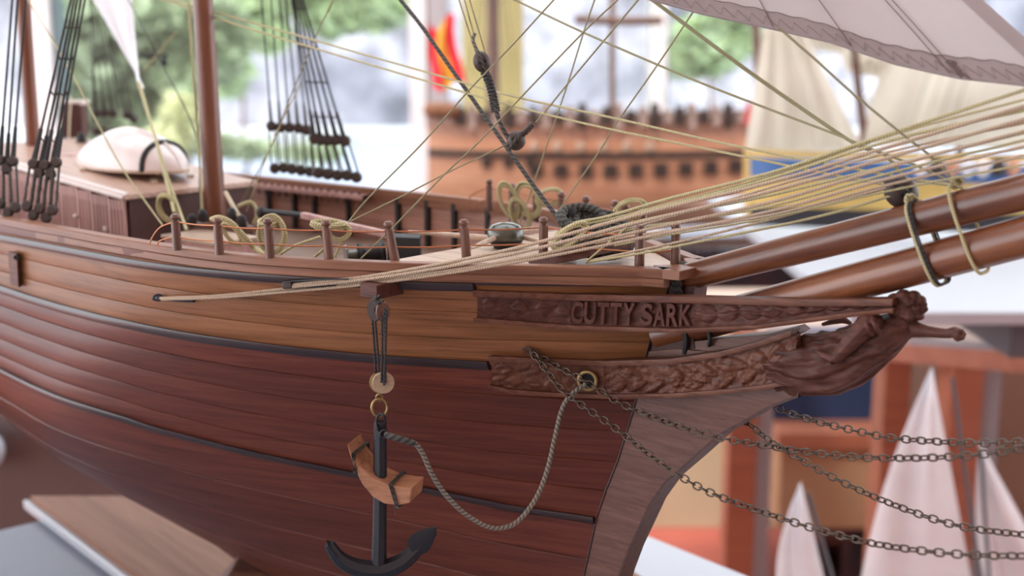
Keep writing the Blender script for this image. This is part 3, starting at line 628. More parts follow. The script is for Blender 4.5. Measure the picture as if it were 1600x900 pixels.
fa = (ap(682, 822, 0)-ap(640, 862, 0)).normalized(); fd = (Vector((.3, -1, .25))); fs = fa.cross(fd).normalized(); fd = fs.cross(fa).normalized()
pf = []
for i in range(13):
    t = i/12; wd = (math.sin(math.pi*t**.62)**.8)*21+.5; c = ap(642, 862, -2).lerp(ap(682, 823, -2), t)
    pf.append([c+fs*(wd*S)+fd*(0), c+fs*(wd*.5*S)-fd*(3.5*S), c-fd*(6*S), c-fs*(wd*.5*S)-fd*(3.5*S), c-fs*(wd*S), c+fd*(3*S)])
MB().grid(pf, cv=True).add(pf[0], [tuple(range(6))]).add(pf[-1], [tuple(range(6))]).build('fluke', 'iron', an, ang=50)
pf2 = []
for i in range(9):
    t = i/8; wd = math.sin(math.pi*(.1+.85*t)**.7)*15+.5; c = ap(513, 847, -14).lerp(ap(541, 878, -8), t); pf2.append([c+Vector((0, wd*S, 0)), c+Vector((-4*S, 0, 3*S)), c-Vector((0, wd*S, 0)), c+Vector((3*S, 0, -2*S))])
MB().grid(pf2, cv=True).add(pf2[0], [(0, 1, 2, 3)]).add(pf2[-1], [(0, 1, 2, 3)]).build('fluke', 'iron', an)
tp = [(542, 694), (550, 712), (562, 728), (580, 746), (605, 758), (630, 762), (643, 763)]; bt = [(640, 786), (622, 790), (600, 787), (582, 776), (566, 757), (554, 733), (546, 708)]
def stk(x, y): return ap(x, y, -22+(600-x)*.18)
ext = ap(22, 0, 50)-ap(0, 9, 0)
MB().prism([stk(x, y) for x, y in tp+bt], Vector((20*S, 44*S, 7*S))).build('stock', 'stock', an, bevel=1.2, ang=30)
for (x0, y0, x1, y1) in ((550, 710, 553, 739), (608, 757, 619, 792)):
    for k in range(3):
        a = stk(x0+k*2.2, y0-1); b_ = stk(x1+k*2.0, y1+1); e2 = Vector((20*S, 46*S, 7*S)); MB().tube([a-Vector((0, 2*S, 0)), b_-Vector((0, 2*S, 0)), b_+e2, a+e2], 1.7, 6, closed=True).build('stock_lashing', 'dark_rope', an)
MB().tube(spline([stk(615, 792), stk(617, 797), stk(618, 803)], 4), 1.2, 6).build('lashing_end', 'dark_rope', an)
MB().tube([ap(595+7*math.cos(q), 660+14*math.sin(q), 6*math.sin(q*2)-8) for q in [2*math.pi*i/24 for i in range(24)]], 2.4, 8, closed=True).build('shackle', 'iron', an)
MB().tube([ap(600+6*math.cos(q), 678+6*math.sin(q), -14) for q in [2*math.pi*i/16 for i in range(16)]], 2.2, 8, closed=True).build('ring', 'iron', an)
hd = [(602, 679, 2250), (615, 683, 2245), (632, 688, 2245), (648, 693, 2250), (660, 708, 2260), (672, 735, 2270), (690, 765, 2285), (715, 793, 2300), (740, 812, 2315), (765, 824, 2330), (790, 824, 2340), (812, 812, 2348), (838, 778, 2355), (855, 735, 2360), (868, 680, 2365), (878, 640, 2362), (892, 617, 2352), (915, 600, 2345)]
hw = tag(MB().tube(spline([PX(*p) for p in hd], 6), 4.4, 10).build('anchor_cable', 'grey_rope'), 'grey twisted rope looping from the anchor to the brass ring', 'rope')
MB().tube(spline([PX(*p) for p in hd[:4]], 6), [6.2, 5.6]*9+[6], 10).build('whipping', 'dark_rope', hw)

# ================================================================ chains
def linkmesh(a, b, r):
    L = []
    for q in range(20):
        th = 2*math.pi*q/20; L.append(Vector((math.copysign(abs(math.cos(th))**.75, math.cos(th))*a*S, math.sin(th)*b*S, 0)))
    mb = MB().tube(L, r, 6, closed=True); me = bpy.data.meshes.new('chain_link'); me.from_pydata([tuple(v) for v in mb.v], [], mb.f); me.materials.append(M['bronze'])
    me.polygons.foreach_set('use_smooth', [True]*len(me.polygons)); return me
LINK = linkmesh(8.0, 5.7, 1.6)
def chain(pts, label, tw=.4, pitch=13.0):
    P = [PX(*p) for p in pts]; P.append(P[-1]+(P[-1]-P[-2])*1.2); P = spline(P, 12); t = thing('chain', label, 'chain', P[0], 'bronze chains under the bowsprit')
    L = [0]
    for a, b in zip(P, P[1:]): L.append(L[-1]+(b-a).length/S)
    n = int(L[-1]/pitch); k = 0; rot = 0
    for i in range(n):
        s_ = (i+.5)*L[-1]/n
        while L[k+1] < s_: k += 1
        f = (s_-L[k])/(L[k+1]-L[k]); p = P[k].lerp(P[k+1], f); x = (P[k+1]-P[k]).normalized(); side = x.cross(VW).normalized(); dp = x.cross(side)
        rot = (math.pi/2)*(i % 2)+tw*.5+.3*math.sin(i*.37); y = side*math.cos(rot)+dp*math.sin(rot); z = x.cross(y)
        o = bpy.data.objects.new('chain_link', LINK); COL.objects.link(o); o.parent = t
        mw = Matrix((x, y, z)).transposed().to_4x4(); mw.translation = p-P[0]; o.matrix_local = mw
    return t
e0 = cast(828, 547, HB, 6); de = us(hullpt(828, 547)); D0 = (hullpt(828, 547, 6)-CAM).dot(VW)/S
chain([(830, 548, D0), (862, 568, D0-12), (900, 588, D0-50), (940, 612, 2290), (980, 635, 2270), (1050, 662, 2230), (1120, 683, 2185), (1200, 697, 2130), (1300, 711, 2065), (1400, 716, 2000), (1510, 712, 1935), (1620, 698, 1875)], 'bronze chain from the hull eye, sagging gently past the stem')
chain([(832, 552, D0-4), (855, 580, D0-20), (885, 615, 2320), (960, 668, 2270), (1030, 722, 2220), (1100, 765, 2170), (1180, 796, 2115), (1280, 828, 2045), (1380, 852, 1980), (1500, 866, 1915), (1620, 869, 1860)], 'lowest bronze chain, dropping steeply from the hull eye', .5)
chain([(1212, 637, 2235), (1240, 648, 2215), (1290, 662, 2180), (1350, 676, 2130), (1400, 685, 2090), (1510, 692, 2010), (1620, 690, 1930)], 'highest bronze chain, starting under the tip of the stem', .2)
chain([(1160, 655, 2290), (1185, 674, 2275), (1210, 693, 2255), (1300, 745, 2195), (1400, 790, 2130), (1500, 822, 2060), (1620, 838, 1985)], 'slack bronze chain from behind the stem, crossing the white sail', .8)
MB().tube(spline([hullpt(818, 546, 0), hullpt(824, 543, 7), hullpt(831, 546, 9), hullpt(828, 552, 5), hullpt(820, 549, 2)], 5), 2.2, 8).build('eye_bolt', 'bronze', hull)

# ================================================================ rigging lines
GB = 'bowsprit rigging lines'
def prope(label, pts, d0, d1, r, mat, group=GB, k=6):
    P = pline(pts, d0, d1)                            # lines that leave the picture run on beyond it
    if pts[0][1] < 0: P = [P[0]+(P[0]-P[1]).normalized()*(700*S)]+P
    if pts[-1][1] < 0 or pts[-1][0] > 1600: P = P+[P[-1]+(P[-1]-P[-2]).normalized()*(420*S)]
    return rope(label, P, r, mat, group, k)
prope('topmost beige rope of the three running from the iron bar on the hull', [(448, 446), (600, 428), (800, 389), (1000, 335), (1200, 286), (1400, 226), (1630, 157)], 2385, 1880, 3.0, 'pink_rope')
prope('middle beige rope of the three running from the iron bar on the hull', [(449, 449), (600, 433), (800, 397), (1000, 347), (1200, 300), (1400, 243), (1630, 178)], 2383, 1875, 3.0, 'pink_rope')
prope('cream rope fixed to the iron cleat at the left on the tan planks', [(250, 466), (340, 462), (448, 451), (600, 437), (800, 407), (1000, 361), (1200, 317), (1400, 258), (1630, 197)], 2512, 1870, 2.8, 'pink_rope')
prope('second cream rope beside the cleat rope, lowest on the tan planks', [(252, 468), (340, 465), (448, 456), (600, 441), (800, 411), (1000, 372), (1200, 331), (1400, 276), (1630, 222)], 2508, 1868, 2.6, 'pink_rope')
prope('yellowish rope rising highest from the coil by the dark rope heap', [(862, 378), (885, 352), (950, 338), (1050, 309), (1200, 271), (1350, 222), (1630, 131)], 2440, 1885, 2.8, 'pale')
prope('yellowish rope just under the highest one from the deck coil', [(866, 382), (895, 356), (960, 341), (1080, 312), (1200, 280), (1400, 217), (1630, 166)], 2440, 1880, 2.6, 'pale')
prope('pale rope in the middle of the bundle, starting at the bow post', [(880, 380), (1000, 345), (1200, 306), (1400, 256), (1630, 200)], 2430, 1878, 2.4, 'pale')
prope('pale rope low in the bundle, passing the last rail post', [(905, 375), (1000, 356), (1200, 323), (1400, 268), (1630, 212)], 2420, 1872, 2.2, 'pale')
prope('thin beige rope along the lower edge of the fanned bundle', [(930, 380), (1000, 367), (1200, 337), (1400, 286), (1630, 238)], 2330, 1866, 2.2, 'pink_rope')
prope('thin pale rope second from the top where the bundle leaves the picture', [(890, 365), (1000, 330), (1200, 276), (1400, 209), (1630, 148)], 2425, 1884, 1.9, 'pale')
prope('thin beige rope buried in the middle of the fanned bundle', [(870, 385), (1000, 352), (1200, 294), (1400, 235), (1630, 186)], 2400, 1877, 2.0, 'pink_rope')
prope('thin pale rope lowest where the bundle leaves the picture', [(960, 384), (1050, 366), (1200, 341), (1400, 296), (1630, 252)], 2325, 1864, 1.8, 'pale')
prope('pale rope from the deck edge to the dark block, the upper of two', [(918, 408), (1000, 391), (1100, 369), (1200, 344), (1300, 317), (1392, 292)], 2315, 2030, 2.2, 'pink_rope')
prope('pale rope from the deck edge to the dark block, the lower of two', [(916, 410), (1000, 396), (1100, 376), (1200, 356), (1300, 333), (1392, 306)], 2313, 2030, 2.3, 'pale')
prope('short pale rope hooked from the deck edge up onto the bundle', [(915, 410), (945, 384), (975, 359), (990, 345)], 2310, 2300, 1.8, 'pale')
prope('upper of two pale lines crossing the whole picture from the top left', [(215, -14), (270, 0), (400, 37), (660, 111), (800, 150), (970, 187), (1130, 224), (1256, 249), (1400, 276), (1488, 290)], 3300, 1985, 2.2, 'pale', k=5)
prope('lower of two pale lines crossing the whole picture from the top left', [(205, -16), (255, 0), (400, 48), (660, 125), (800, 165), (940, 199), (1130, 238), (1295, 272), (1385, 290), (1424, 312)], 3300, 2020, 2.2, 'pale', k=5)
prope('olive line falling from top centre to the lashing near the picture edge', [(780, -11), (807, 1), (912, 51), (1077, 122), (1200, 170), (1306, 210), (1365, 234), (1441, 263), (1494, 289)], 2550, 1985, 2.1, 'thin')
prope('left strand of the doubled olive line below the clew of the jib', [(1005, -9), (1025, 6), (1070, 40), (1137, 90), (1233, 158), (1336, 226), (1383, 244), (1424, 300)], 2340, 2030, 1.9, 'thin')
prope('right strand of the doubled olive line below the clew of the jib', [(1010, -9), (1030, 6), (1073, 38), (1140, 88), (1237, 157), (1340, 226), (1388, 246), (1426, 302)], 2338, 2028, 1.9, 'thin')
prope('olive line from the foot of the jib down to the lashing', [(1215, 42), (1227, 52), (1277, 96), (1336, 149), (1403, 204), (1456, 246), (1490, 282)], 1990, 1982, 2.0, 'thin')
GR = 'thin lines above the forecastle'
prope('thin olive line from the top down to the coil on the fourth post', [(885, -22), (865, 0), (800, 71), (732, 142), (659, 225), (575, 310), (545, 346)], 2300, 2330, 1.5, 'thin', GR)
prope('thin olive line running down past the leaning post', [(988, -22), (965, 0), (912, 50), (815, 151), (745, 225), (697, 270), (617, 352), (564, 404)], 2290, 2350, 1.5, 'thin', GR)
prope('thin olive line going down to the far rail coil left of the stay', [(936, -20), (929, 0), (912, 50), (887, 131), (855, 225), (832, 292), (810, 356)], 2450, 2760, 1.6, 'thin', GR)
prope('thin olive line from under the jib to the far coil', [(1092, 5), (1084, 17), (1027, 102), (960, 197), (944, 225), (910, 275), (870, 334)], 2300, 2680, 1.6, 'thin', GR)
prope('thin olive line from the served tail of the round block to the top', [(837, 192), (862, 162), (887, 131), (945, 62), (997, 0), (1015, -22)], 2480, 2350, 1.7, 'thin', GR)
prope('thin olive line from the round block down to the fourth post coil', [(800, 222), (709, 265), (637, 302), (545, 347)], 2500, 2335, 1.5, 'thin', GR)
prope('faint pale line falling from the top centre-left behind the mast', [(526, -14), (520, 0), (492, 60), (450, 160), (427, 222), (372, 325)], 3000, 3250, 1.6, 'thin', GR)
prope('faint pale line between the mast and the far shrouds', [(470, 130), (440, 190), (410, 262), (385, 330)], 3100, 3200, 1.6, 'pale', GR)
prope('pale line falling from the far left over the deckhouse roof', [(35, -14), (45, 2), (105, 102), (160, 207), (197, 272), (254, 352)], 3300, 2850, 2.0, 'pale', GR)
prope('pale sheet from the small white sail to the rail, the left one', [(216, 128), (245, 225), (272, 332)], 3500, 2900, 3.6, 'pale', GR)
prope('pale sheet from the small white sail to the rail, the right one', [(218, 130), (258, 265), (292, 360)], 3480, 2850, 3.6, 'pale', GR)
prope('pale upright line close to the left of the thick mast', [(293, -20), (295, 8), (301, 108), (310, 225), (316, 330)], 3150, 3100, 3.0, 'pale', GR)
prope('thin dark line slanting down to the thick mast from the left', [(195, -10), (205, 8), (245, 85), (305, 207), (312, 300)], 3600, 3180, 1.7, 'dark_rope', GR)
prope('short pale line crossing behind the small white sail', [(275, 50), (250, 80), (222, 112)], 3700, 3800, 2.0, 'pale', GR)
# black stay with served eye, and the doubled stay above the blocks
prope('thick black stay slanting down to the dark rope heap', [(604, -28), (626, 0), (660, 43), (716, 123), (786, 222), (830, 285), (875, 345)], 2750, 2450, 4.2, 'dark_rope', 'stays', 8)
sv = pline([(757, 112), (764, 128), (769, 145), (772, 160), (775, 174)], 2500, 2498)
t = rope('black served rope between the two dark blocks', pline([(757, 110), (769, 145), (776, 176), (787, 204), (803, 228)], 2500, 2485), 4.6, 'dark_rope', 'stays')
svp = spline(sv, 10); MB().tube(svp, [8.5+1.6*math.sin(i*2.1)*(.6 if i < 30 else 1) for i in range(len(svp))], 12).build('serving', 'black_rope', t)
tl = pline([(812, 213), (823, 204), (833, 193)], 2485, 2480); MB().tube(spline(tl, 8), [6.5+.8*math.sin(i*2.2) for i in range(17)], 10).build('served_tail', 'block', t)
for i, (a, b) in enumerate((((714, -10), (744, 84)), ((723, -10), (742, 60)), ((731, -10), (758, 82)))):
    prope(('left', 'middle', 'right')[i]+' one of three thin lines running up from the upper dark block', [a, ((a[0]+b[0])/2, (a[1]+b[1])/2), b], 2520, 2500, 1.4, 'thin', 'lines above the upper block')
rope('frayed tan toggle tied just above the upper dark block', pline([(742, 52), (739, 62), (743, 74), (748, 84)], 2500, 2500), 3.6, 'grey_rope', 'stays')
# iron bar and cleat for the hull ropes
def hp(x, y, o): return hullpt(x, y, o)
cl = thing('iron_cleat', 'small black iron cleat with an eye on the tan planks', 'cleat', hp(270, 470, 3))
MB().tube(spline([hp(240, 466, 6), hp(255, 467, 7), hp(280, 469, 6), hp(303, 470, 5)], 4), [5]*4+[3.6]*9, 8).build('cleat_bar', 'iron', cl)
MB().tube([PX(247+7*math.cos(q), 465+4.5*math.sin(q), 2530) for q in [2*math.pi*i/16 for i in range(16)]], 2.2, 7, closed=True).build('eye', 'iron', cl)
bar = thing('iron_strop', 'dark iron strop bar under the rail holding the beige ropes', 'cleat', hp(470, 446, 4))
a_ = [PX(441, 444, 2385), PX(448, 440, 2380), (PX(500, 437, 2345)), PX(545, 436, 2325)]; MB().tube(spline(a_, 4), 1.5, 7).build('strop_wire', 'iron', bar)
MB().bar(PX(442, 446, 2386), PX(458, 445, 2380), 12, 13).build('strop_eye', 'block', bar, bevel=3)
MB().tube([PX(450, 449, 2388), PX(500, 446, 2362), PX(548, 442, 2345)], 3, 7).build('strop_bar', 'iron', bar)
# ================================================================ rope coils on the posts and the dark heap
def coil(label, c, ax1, ax2, r1, r2, turns, rr, mat, spread=4, group='rope coils on the rail', sag=0):
    L = []; rnd = random.Random(label); n = turns*14; ph = rnd.random()*6
    nrm = ax1.cross(ax2).normalized()
    for i in range(n):
        q = 2*math.pi*i/14; k = 1+.14*math.sin(q*.37+ph)+rnd.uniform(-.03, .03)
        L.append(c+ax1*(math.cos(q)*r1*k*S)+ax2*(math.sin(q)*r2*k*S)+nrm*(S*spread*math.sin(q*.21+ph)))
    return tag(MB().tube(spline(L, 3), rr, 7).build('rope_coil', mat), label, 'rope', group)
X_, Y_, Z_ = Vector((1, 0, 0)), Vector((0, 1, 0)), Vector((0, 0, 1))
rope('pale rope turns slung over the second rail post and trailing down', [PX(330, 343, 2600), PX(343, 340, 2590), PX(360, 347, 2590), PX(375, 362, 2600), PX(390, 378, 2610), PX(398, 388, 2620), PX(415, 398, 2600)], 5.5, 'pale', 'rope coils on the rail')
coil('pale rope hank hanging behind the second rail post', PX(362, 365, 2640), X_, (Z_-X_*.6).normalized(), 14, 26, 7, 2.6, 'pale')
coil('pale rope hank looped over the third rail post', PX(425, 366, 2500), X_, Z_, 24, 34, 8, 2.4, 'pale')
coil('pale rope wound thickly round the top of the third rail post', PX(419, 348, 2500), X_, Y_*.8+Z_*.25, 17, 15, 7, 2.4, 'pale', 4)
coil('pale rope wound thickly round the top of the fourth post', PX(512, 351, 2385), (X_+Z_*-.05), Y_*.7+Z_*.2, 28, 16, 8, 2.5, 'pale', 5)
coil('pale rope hank hanging beside the fourth post', PX(530, 362, 2390), (X_*.9+Z_*.3), (Z_*.9-X_*.4), 20, 15, 8, 2.3, 'pale')
prope('pale rope end running from the third post down to the deck', [(500, 370), (460, 384), (437, 398)], 2420, 2450, 2.6, 'pale', 'rope coils on the rail')
prope('pale rope end leading from the fourth post down to the rail', [(535, 376), (528, 390), (523, 403)], 2400, 2400, 2.6, 'pale', 'rope coils on the rail')
prope('pale rope end leading left below the fourth post', [(515, 378), (505, 390), (488, 404)], 2400, 2420, 2.6, 'pale', 'rope coils on the rail')
for i, (x, y, w_, h_, lb_) in enumerate(((795, 313, 16, 34, 'pale rope hank on the second far rail post'), (825, 312, 20, 32, 'pale rope hank between the far rail posts'), (858, 308, 24, 14, 'pale rope hank tied on the far post beside the black stay'), (985, 327, 26, 14, 'pale rope heap behind the dark rope heap'), (262, 325, 18, 26, 'pale blurred rope hank left of the first rail post'), (812, 335, 15, 30, 'pale rope hank hanging behind the capstan'))):
    coil(lb_, PX(x, y, 2850 if x < 900 and x > 300 else (2500 if x > 900 else 2950)), (X_*.9+Z_*.3), (Z_*.9-X_*.35), w_*1.2, h_*1.2, 7, 2.6, 'pale', 9, 'rope coils on the far rail')
t = thing('timber_bitt', 'black-capped mooring bitt inside the dark rope heap', 'bitt', PX(889, 400, 2450))
MB().lathe(PX(889, 395, 2450), Z_, [(15, 0), (15, 62), (17, 66), (17, 84), (14, 88), (0, 88)], 14).build('bitt_post', 'blk', t)
L = []
rnd = random.Random(3)
cx_, cy_, rr_ = 925, 352, 40
for k in range(13):                                   # loose, uneven turns
    cx_ = 912+rnd.uniform(-8, 30)+k*1.5; cy_ = 341+k*3.4+rnd.uniform(-4, 4); rr_ = rnd.uniform(28, 46); fl_ = rnd.uniform(.35, .62); tl_ = rnd.uniform(-.2, .55); dz_ = rnd.uniform(-16, 16)
    for q in [0, .95, 1.9, 2.85, 3.8, 4.75, 5.7]:
        q += k*.4; L.append(PX(cx_+rr_*math.cos(q), cy_+rr_*fl_*math.sin(q)+tl_*rr_*math.cos(q)*.5, 2418+dz_*.6-26*math.sin(q)))
tag(MB().tube(spline(L, 4), 8, 8).build('rope_heap', 'dark_rope'), 'heap of thick dark grey rope wound round the bitts on the foredeck', 'rope')
L = [PX(880+15*math.cos(q*.9)+3*k, 372-26*math.sin(q)+2*k, 2390+8*k-14*math.cos(q)) for k in range(5) for q in [i*math.pi/7 for i in range(8)]]
coil('pale yellow rope turns at the foot of the black-capped bitt', PX(890, 368, 2345), (X_*.8+Z_*.55), (Z_*.75-X_*.45), 36, 15, 8, 3, 'pale', 10, 'rope coils on the foredeck')
MB_ = MB().prism([PX(822, 406, 2380), PX(826, 412, 2370), PX(865, 413, 2350), PX(945, 396, 2330), PX(985, 386, 2330), PX(985, 372, 2340), PX(940, 380, 2345), PX(860, 396, 2370)], sp(4, 40, 0)-sp(0, 0, 0))
tag(MB_.build('timber_beam', 'carved', bevel=1.5), 'dark brown wedge-shaped timber lying on the foredeck by the rail', 'timber')
# ================================================================ deck furniture
cp = thing('capstan', 'dark green-grey domed capstan with wooden bars on the foredeck', 'capstan', PX(790, 408, 2560))
cb = PX(790, 408, 2560)
MB().lathe(cb, Z_, [(32, 0), (33, 4), (26, 8), (22, 20), (24, 30), (33, 38), (37, 46)], 28).build('barrel', 'blk', cp)
MB().lathe(cb+Z_*(46*S), Z_, [(37, 0), (38, 6), (36, 18), (28, 27), (14, 32), (0, 33)], 28).build('drumhead', 'capstan', cp)
for a, b in (((770, 372, 2540), (638, 362, 2600)), ((772, 372, 2520), (736, 388, 2440)), ((808, 368, 2560), (848, 378, 2530)), ((800, 362, 2600), (850, 356, 2680))):
    A_, B_ = PX(*a), PX(*b); MB().tube([A_, A_.lerp(B_, .5), B_], [6, 5.4, 3.4], 8).build('capstan_bar', 'deck', cp)
dv = thing('davit', 'long wooden davit with a black knob lying on the foredeck behind the posts', 'davit', PX(410, 345, 2900))
MB().ball(PX(409, 332, 2900), 13, 11, 14).build('knob', 'blk', dv); MB().tube([PX(412, 330, 2895), PX(474, 336, 2860)], 6, 10).build('rod', 'iron', dv)
MB().bar(PX(472, 336, 2860), PX(612, 368, 2760), 16, 14).build('beam', 'cabin', dv, bevel=2)
ws = thing('windlass', 'black windlass drum and box below the foredeck rail', 'windlass', PX(610, 410, 2600))
MB().lathe(PX(560, 400, 2640), (1, .3, .1), [(10, 0), (26, 2), (26, 8), (18, 12), (20, 44), (26, 48), (26, 54), (0, 54)], 20).build('drum', 'blk', ws)
MB().box(PX(632, 392, 2620), X_*(34*S)-Y_*(10*S), Y_*(26*S), Z_*(32*S)).build('box', 'blk', ws, bevel=2)
MB().lathe(PX(540, 402, 2640), (1, .3, .1), [(24, 0), (26, 4), (14, 8), (12, 30)], 18).build('warping_end', 'capstan', ws)
ht = thing('hatch', 'low wooden hatch coaming on deck at the foot of the mast', 'hatch', PX(320, 400, 2950))
MB().box(PX(330, 390, 2950), (sp(95, 0, 0)-sp(0, 0, 0)), (sp(0, 60, 0)-sp(0, 0, 0)), Z_*(26*S)).build('coaming', 'cabin', ht, bevel=2)
MB().box(PX(330, 390, 2950)+Z_*(29*S), (sp(100, 0, 0)-sp(0, 0, 0)), (sp(0, 65, 0)-sp(0, 0, 0)), Z_*(4*S)).build('cover', 'deck', ht, bevel=1)
fr = thing('fife_rail', 'dark rail with black blocks round the foot of the thick mast', 'fife rail', PX(345, 400, 3080))
MB().bar(PX(296, 352, 3050), PX(400, 358, 3010), 26, 14).build('rail_bar', 'post', fr)
for x in (302, 392): MB().bar(PX(x, 356, 3040), PX(x, 400, 3050), 12, 12, (1, 0, 0)).build('rail_leg', 'post', fr)
for x, y in ((317, 337), (362, 335), (300, 345), (378, 346)): MB().ball(PX(x, y, 3000), 12, 10, 17, 12, 8).build('deadeye', 'blk', fr)
rope('blurred pale rope bundle at the foot of the mast', [PX(352, 300, 3050), PX(362, 318, 3040), PX(372, 335, 3030), PX(385, 350, 3020)], 5, 'cream_rope', GR)
rope('second blurred pale rope behind the mast foot', [PX(372, 322, 3020), PX(392, 316, 3030), PX(402, 332, 3030), PX(396, 350, 3030)], 4.5, 'pale', GR)
# deckhouse
dh = thing('deckhouse', 'long reddish wooden deckhouse with slatted side and overhanging roof behind the mast', 'deckhouse', sp(-1800, 0, -140))
def zr(X): return 30+(-1480-X)*.09
XF, XB, YN = -1492, -2300, 196
MB().hexa([sp(XB, -YN+16, -140), sp(XF, -YN+16, -140), sp(XF, YN, -140), sp(XB, YN, -140), sp(XB, -YN+16, zr(XB)-14), sp(XF, -YN+16, zr(XF)-14), sp(XF, YN, zr(XF)-14), sp(XB, YN, zr(XB)-14)]).build('walls', 'cabin_dark', dh, smooth=False)
x = XF-2; pi_ = 0
while x > XB+70:
    wd = (62, 76)[pi_ % 2]; m = MB(); k = 5 if wd > 70 else 4; z1 = zr(x)-16
    m.box(sp(x-wd/2, -YN+5, z1-12), sp(wd/2-1.5, 0, 0)-sp(0, 0, 0), ey*3, Z_*(12*S)); m.box(sp(x-wd/2, -YN+5, -128), sp(wd/2-1.5, 0, 0)-sp(0, 0, 0), ey*3, Z_*(10*S))
    for i in range(k+1):
        xs_ = x-3-(wd-6)*i/k; m.box(sp(xs_, -YN+4, (z1-140)/2), sp(3.6, 0, 0)-sp(0, 0, 0), ey*3.5, Z_*((z1+140)/2*S))
    m.build('slatted_panel', 'cabin', dh, smooth=False); x -= wd; pi_ += 1
for q, z in ((-1570, -60), (-1700, -40)): MB().ball(sp(q, -YN-3, z), 7, 5, 7).build('door_knob', 'boat', dh)
MB().hexa([sp(XB, -YN-12, zr(XB)-14), sp(XF+16, -YN-12, zr(XF)-14), sp(XF+16, YN+8, zr(XF)-14), sp(XB, YN+8, zr(XB)-14), sp(XB, -YN-8, zr(XB)), sp(XF+14, -YN-8, zr(XF)), sp(XF+14, YN+6, zr(XF)), sp(XB, YN+6, zr(XB))]).build('roof', 'roofw', dh, bevel=3)
MB().hexa([sp(XB, -YN-13, zr(XB)-9), sp(XF+14, -YN-13, zr(XF)-9), sp(XF+14, -YN+6, zr(XF)+2), sp(XB, -YN+6, zr(XB)+2), sp(XB, -YN-13, zr(XB)-4), sp(XF+14, -YN-13, zr(XF)-4), sp(XF+14, -YN+6, zr(XF)+5), sp(XB, -YN+6, zr(XB)+5)]).build('roof_edge_glint', 'boat', dh)  # white strip laid on as the glint along the roof edge
for i, (xx_, yy_, l_) in enumerate(((-1560, -60, 90), (-1640, 10, 100), (-1600, 80, 90), (-1800, -110, 80))): MB().bar(sp(xx_, yy_, zr(xx_)+4), sp(xx_-l_, yy_+60, zr(xx_-l_)+6), 16, 6).build('roof_plank', 'deck', dh)
# upturned boat
bt_ = thing('upturned_boat', 'glossy white upturned boat on the deckhouse roof', 'boat', PX(205, 268, 3350))
A_, B_ = PX(127, 254, 3500), PX(284, 268, 3250); axl = B_-A_; sd = axl.cross(Z_).normalized(); P = []
for i in range(25):
    t = i/24; w_ = max(.03, math.sin(math.pi*(t**1.15))**.5); c = A_+axl*t; hh = 100*S*w_**.9*(.86+.14*math.sin(math.pi*t)); wh = 95*S*w_
    P.append([c+sd*(wh*math.cos(q))+Z_*(hh*max(0, math.sin(q))**.8) for q in [math.pi*j/16 for j in range(17)]])
MB().grid(P).build('boat_hull', 'boat', bt_, ang=60)
MB().tube([r[8]+Z_*(2*S) for r in P], 4, 8).build('keel', 'boat', bt_)
MB().tube([r[0] for r in P]+[r[16] for r in reversed(P)], 4.5, 8, closed=True).build('gunwale', 'deck', bt_)
q = P[20]; MB().tube([p+axl.normalized()*(2*S) for p in q], 7, 8).build('dark_band', 'blk', bt_)
ch = thing('deck_box', 'dark red square box with a pale rim behind the shrouds', 'deck box', PX(118, 215, 4100))
MB().box(PX(117, 188, 4100), X_*(30*S)+Y_*(6*S), Y_*(30*S), Z_*(54*S)).build('box_body', 'cabin_dark', ch); MB().box(PX(117, 160, 4100), X_*(36*S), Y_*(36*S), Z_*(7*S)).build('rim', 'boat', ch, bevel=2)
tag(MB().box(PX(60, 262, 3600), X_*(150*S), Y_*(80*S), Z_*(30*S)).box(PX(60, 243, 3600), X_*(120*S), Y_*(70*S), Z_*(8*S)).build('deck_chest', 'cabin', bevel=3), 'blurred reddish deck chest at the foot of the far left mast', 'chest')
for i, (x0, x1) in enumerate(((92, 100), (106, 113))): rope(('left', 'right')[i]+' one of two pale upright lines behind the dark shrouds', [PX(x0+5, 150, 3900), PX(x0+2, 200, 3900), PX(x0, 262, 3900)], 3, 'cream_rope', GR)
coil('yellowish blurred rope bundle between the shrouds and the white boat', PX(112, 238, 3800), X_, Z_, 22, 24, 5, 6, 'pale', 8, GR)
tag(MB().ball(PX(128, 232, 3780), 18, 16, 50, 12, 8).ball(PX(132, 256, 3780), 40, 16, 14, 12, 8).build('deck_pump', 'blk'), 'blurred black deck fitting left of the white boat', 'fitting')
# ================================================================ shrouds
def deadeye(c, r, par):
    return MB().lathe(c-VW*(r*.5*S), VW, [(0, 0), (r*.7, 0), (r, r*.35), (r, r*.7), (r*.7, r), (0, r)], 12).build('deadeye', 'block', par)
def gang(label, bot, mid, top, db, dm, dt, rat, r=2.2, rd=11, lan=True):
    t = thing('shrouds', label, 'rigging', PX(bot[0][0], bot[0][1], db)); T_, M_ = [], []
    for i, (b, m_, tp_) in enumerate(zip(bot, mid, top)):
        B_, C_, D_ = PX(*b, db), PX(*m_, dm), PX(*tp_, dt); Dx = C_.lerp(D_, 2.0)
        MB().tube([C_, D_, Dx], r, 6).build('shroud', 'black_rope', t)
        MB().tube([C_, C_.lerp(D_, .2)], [r*2.3, r*1.5], 6).build('seizing', 'black_rope', t)
        deadeye(B_, rd, t); deadeye(C_, rd, t)
        if lan:
            for o in (-.55, .55): MB().tube([B_+X_*(o*rd*S), C_+X_*(o*rd*S)], r*.95, 5).build('lanyard', 'dark_rope', t)
        M_.append(C_); T_.append(D_)
    for f in rat: MB().tube([a.lerp(b, f) for a, b in zip(M_, T_)], r*.8, 5).build('ratline', 'dark_rope', t)
    return t
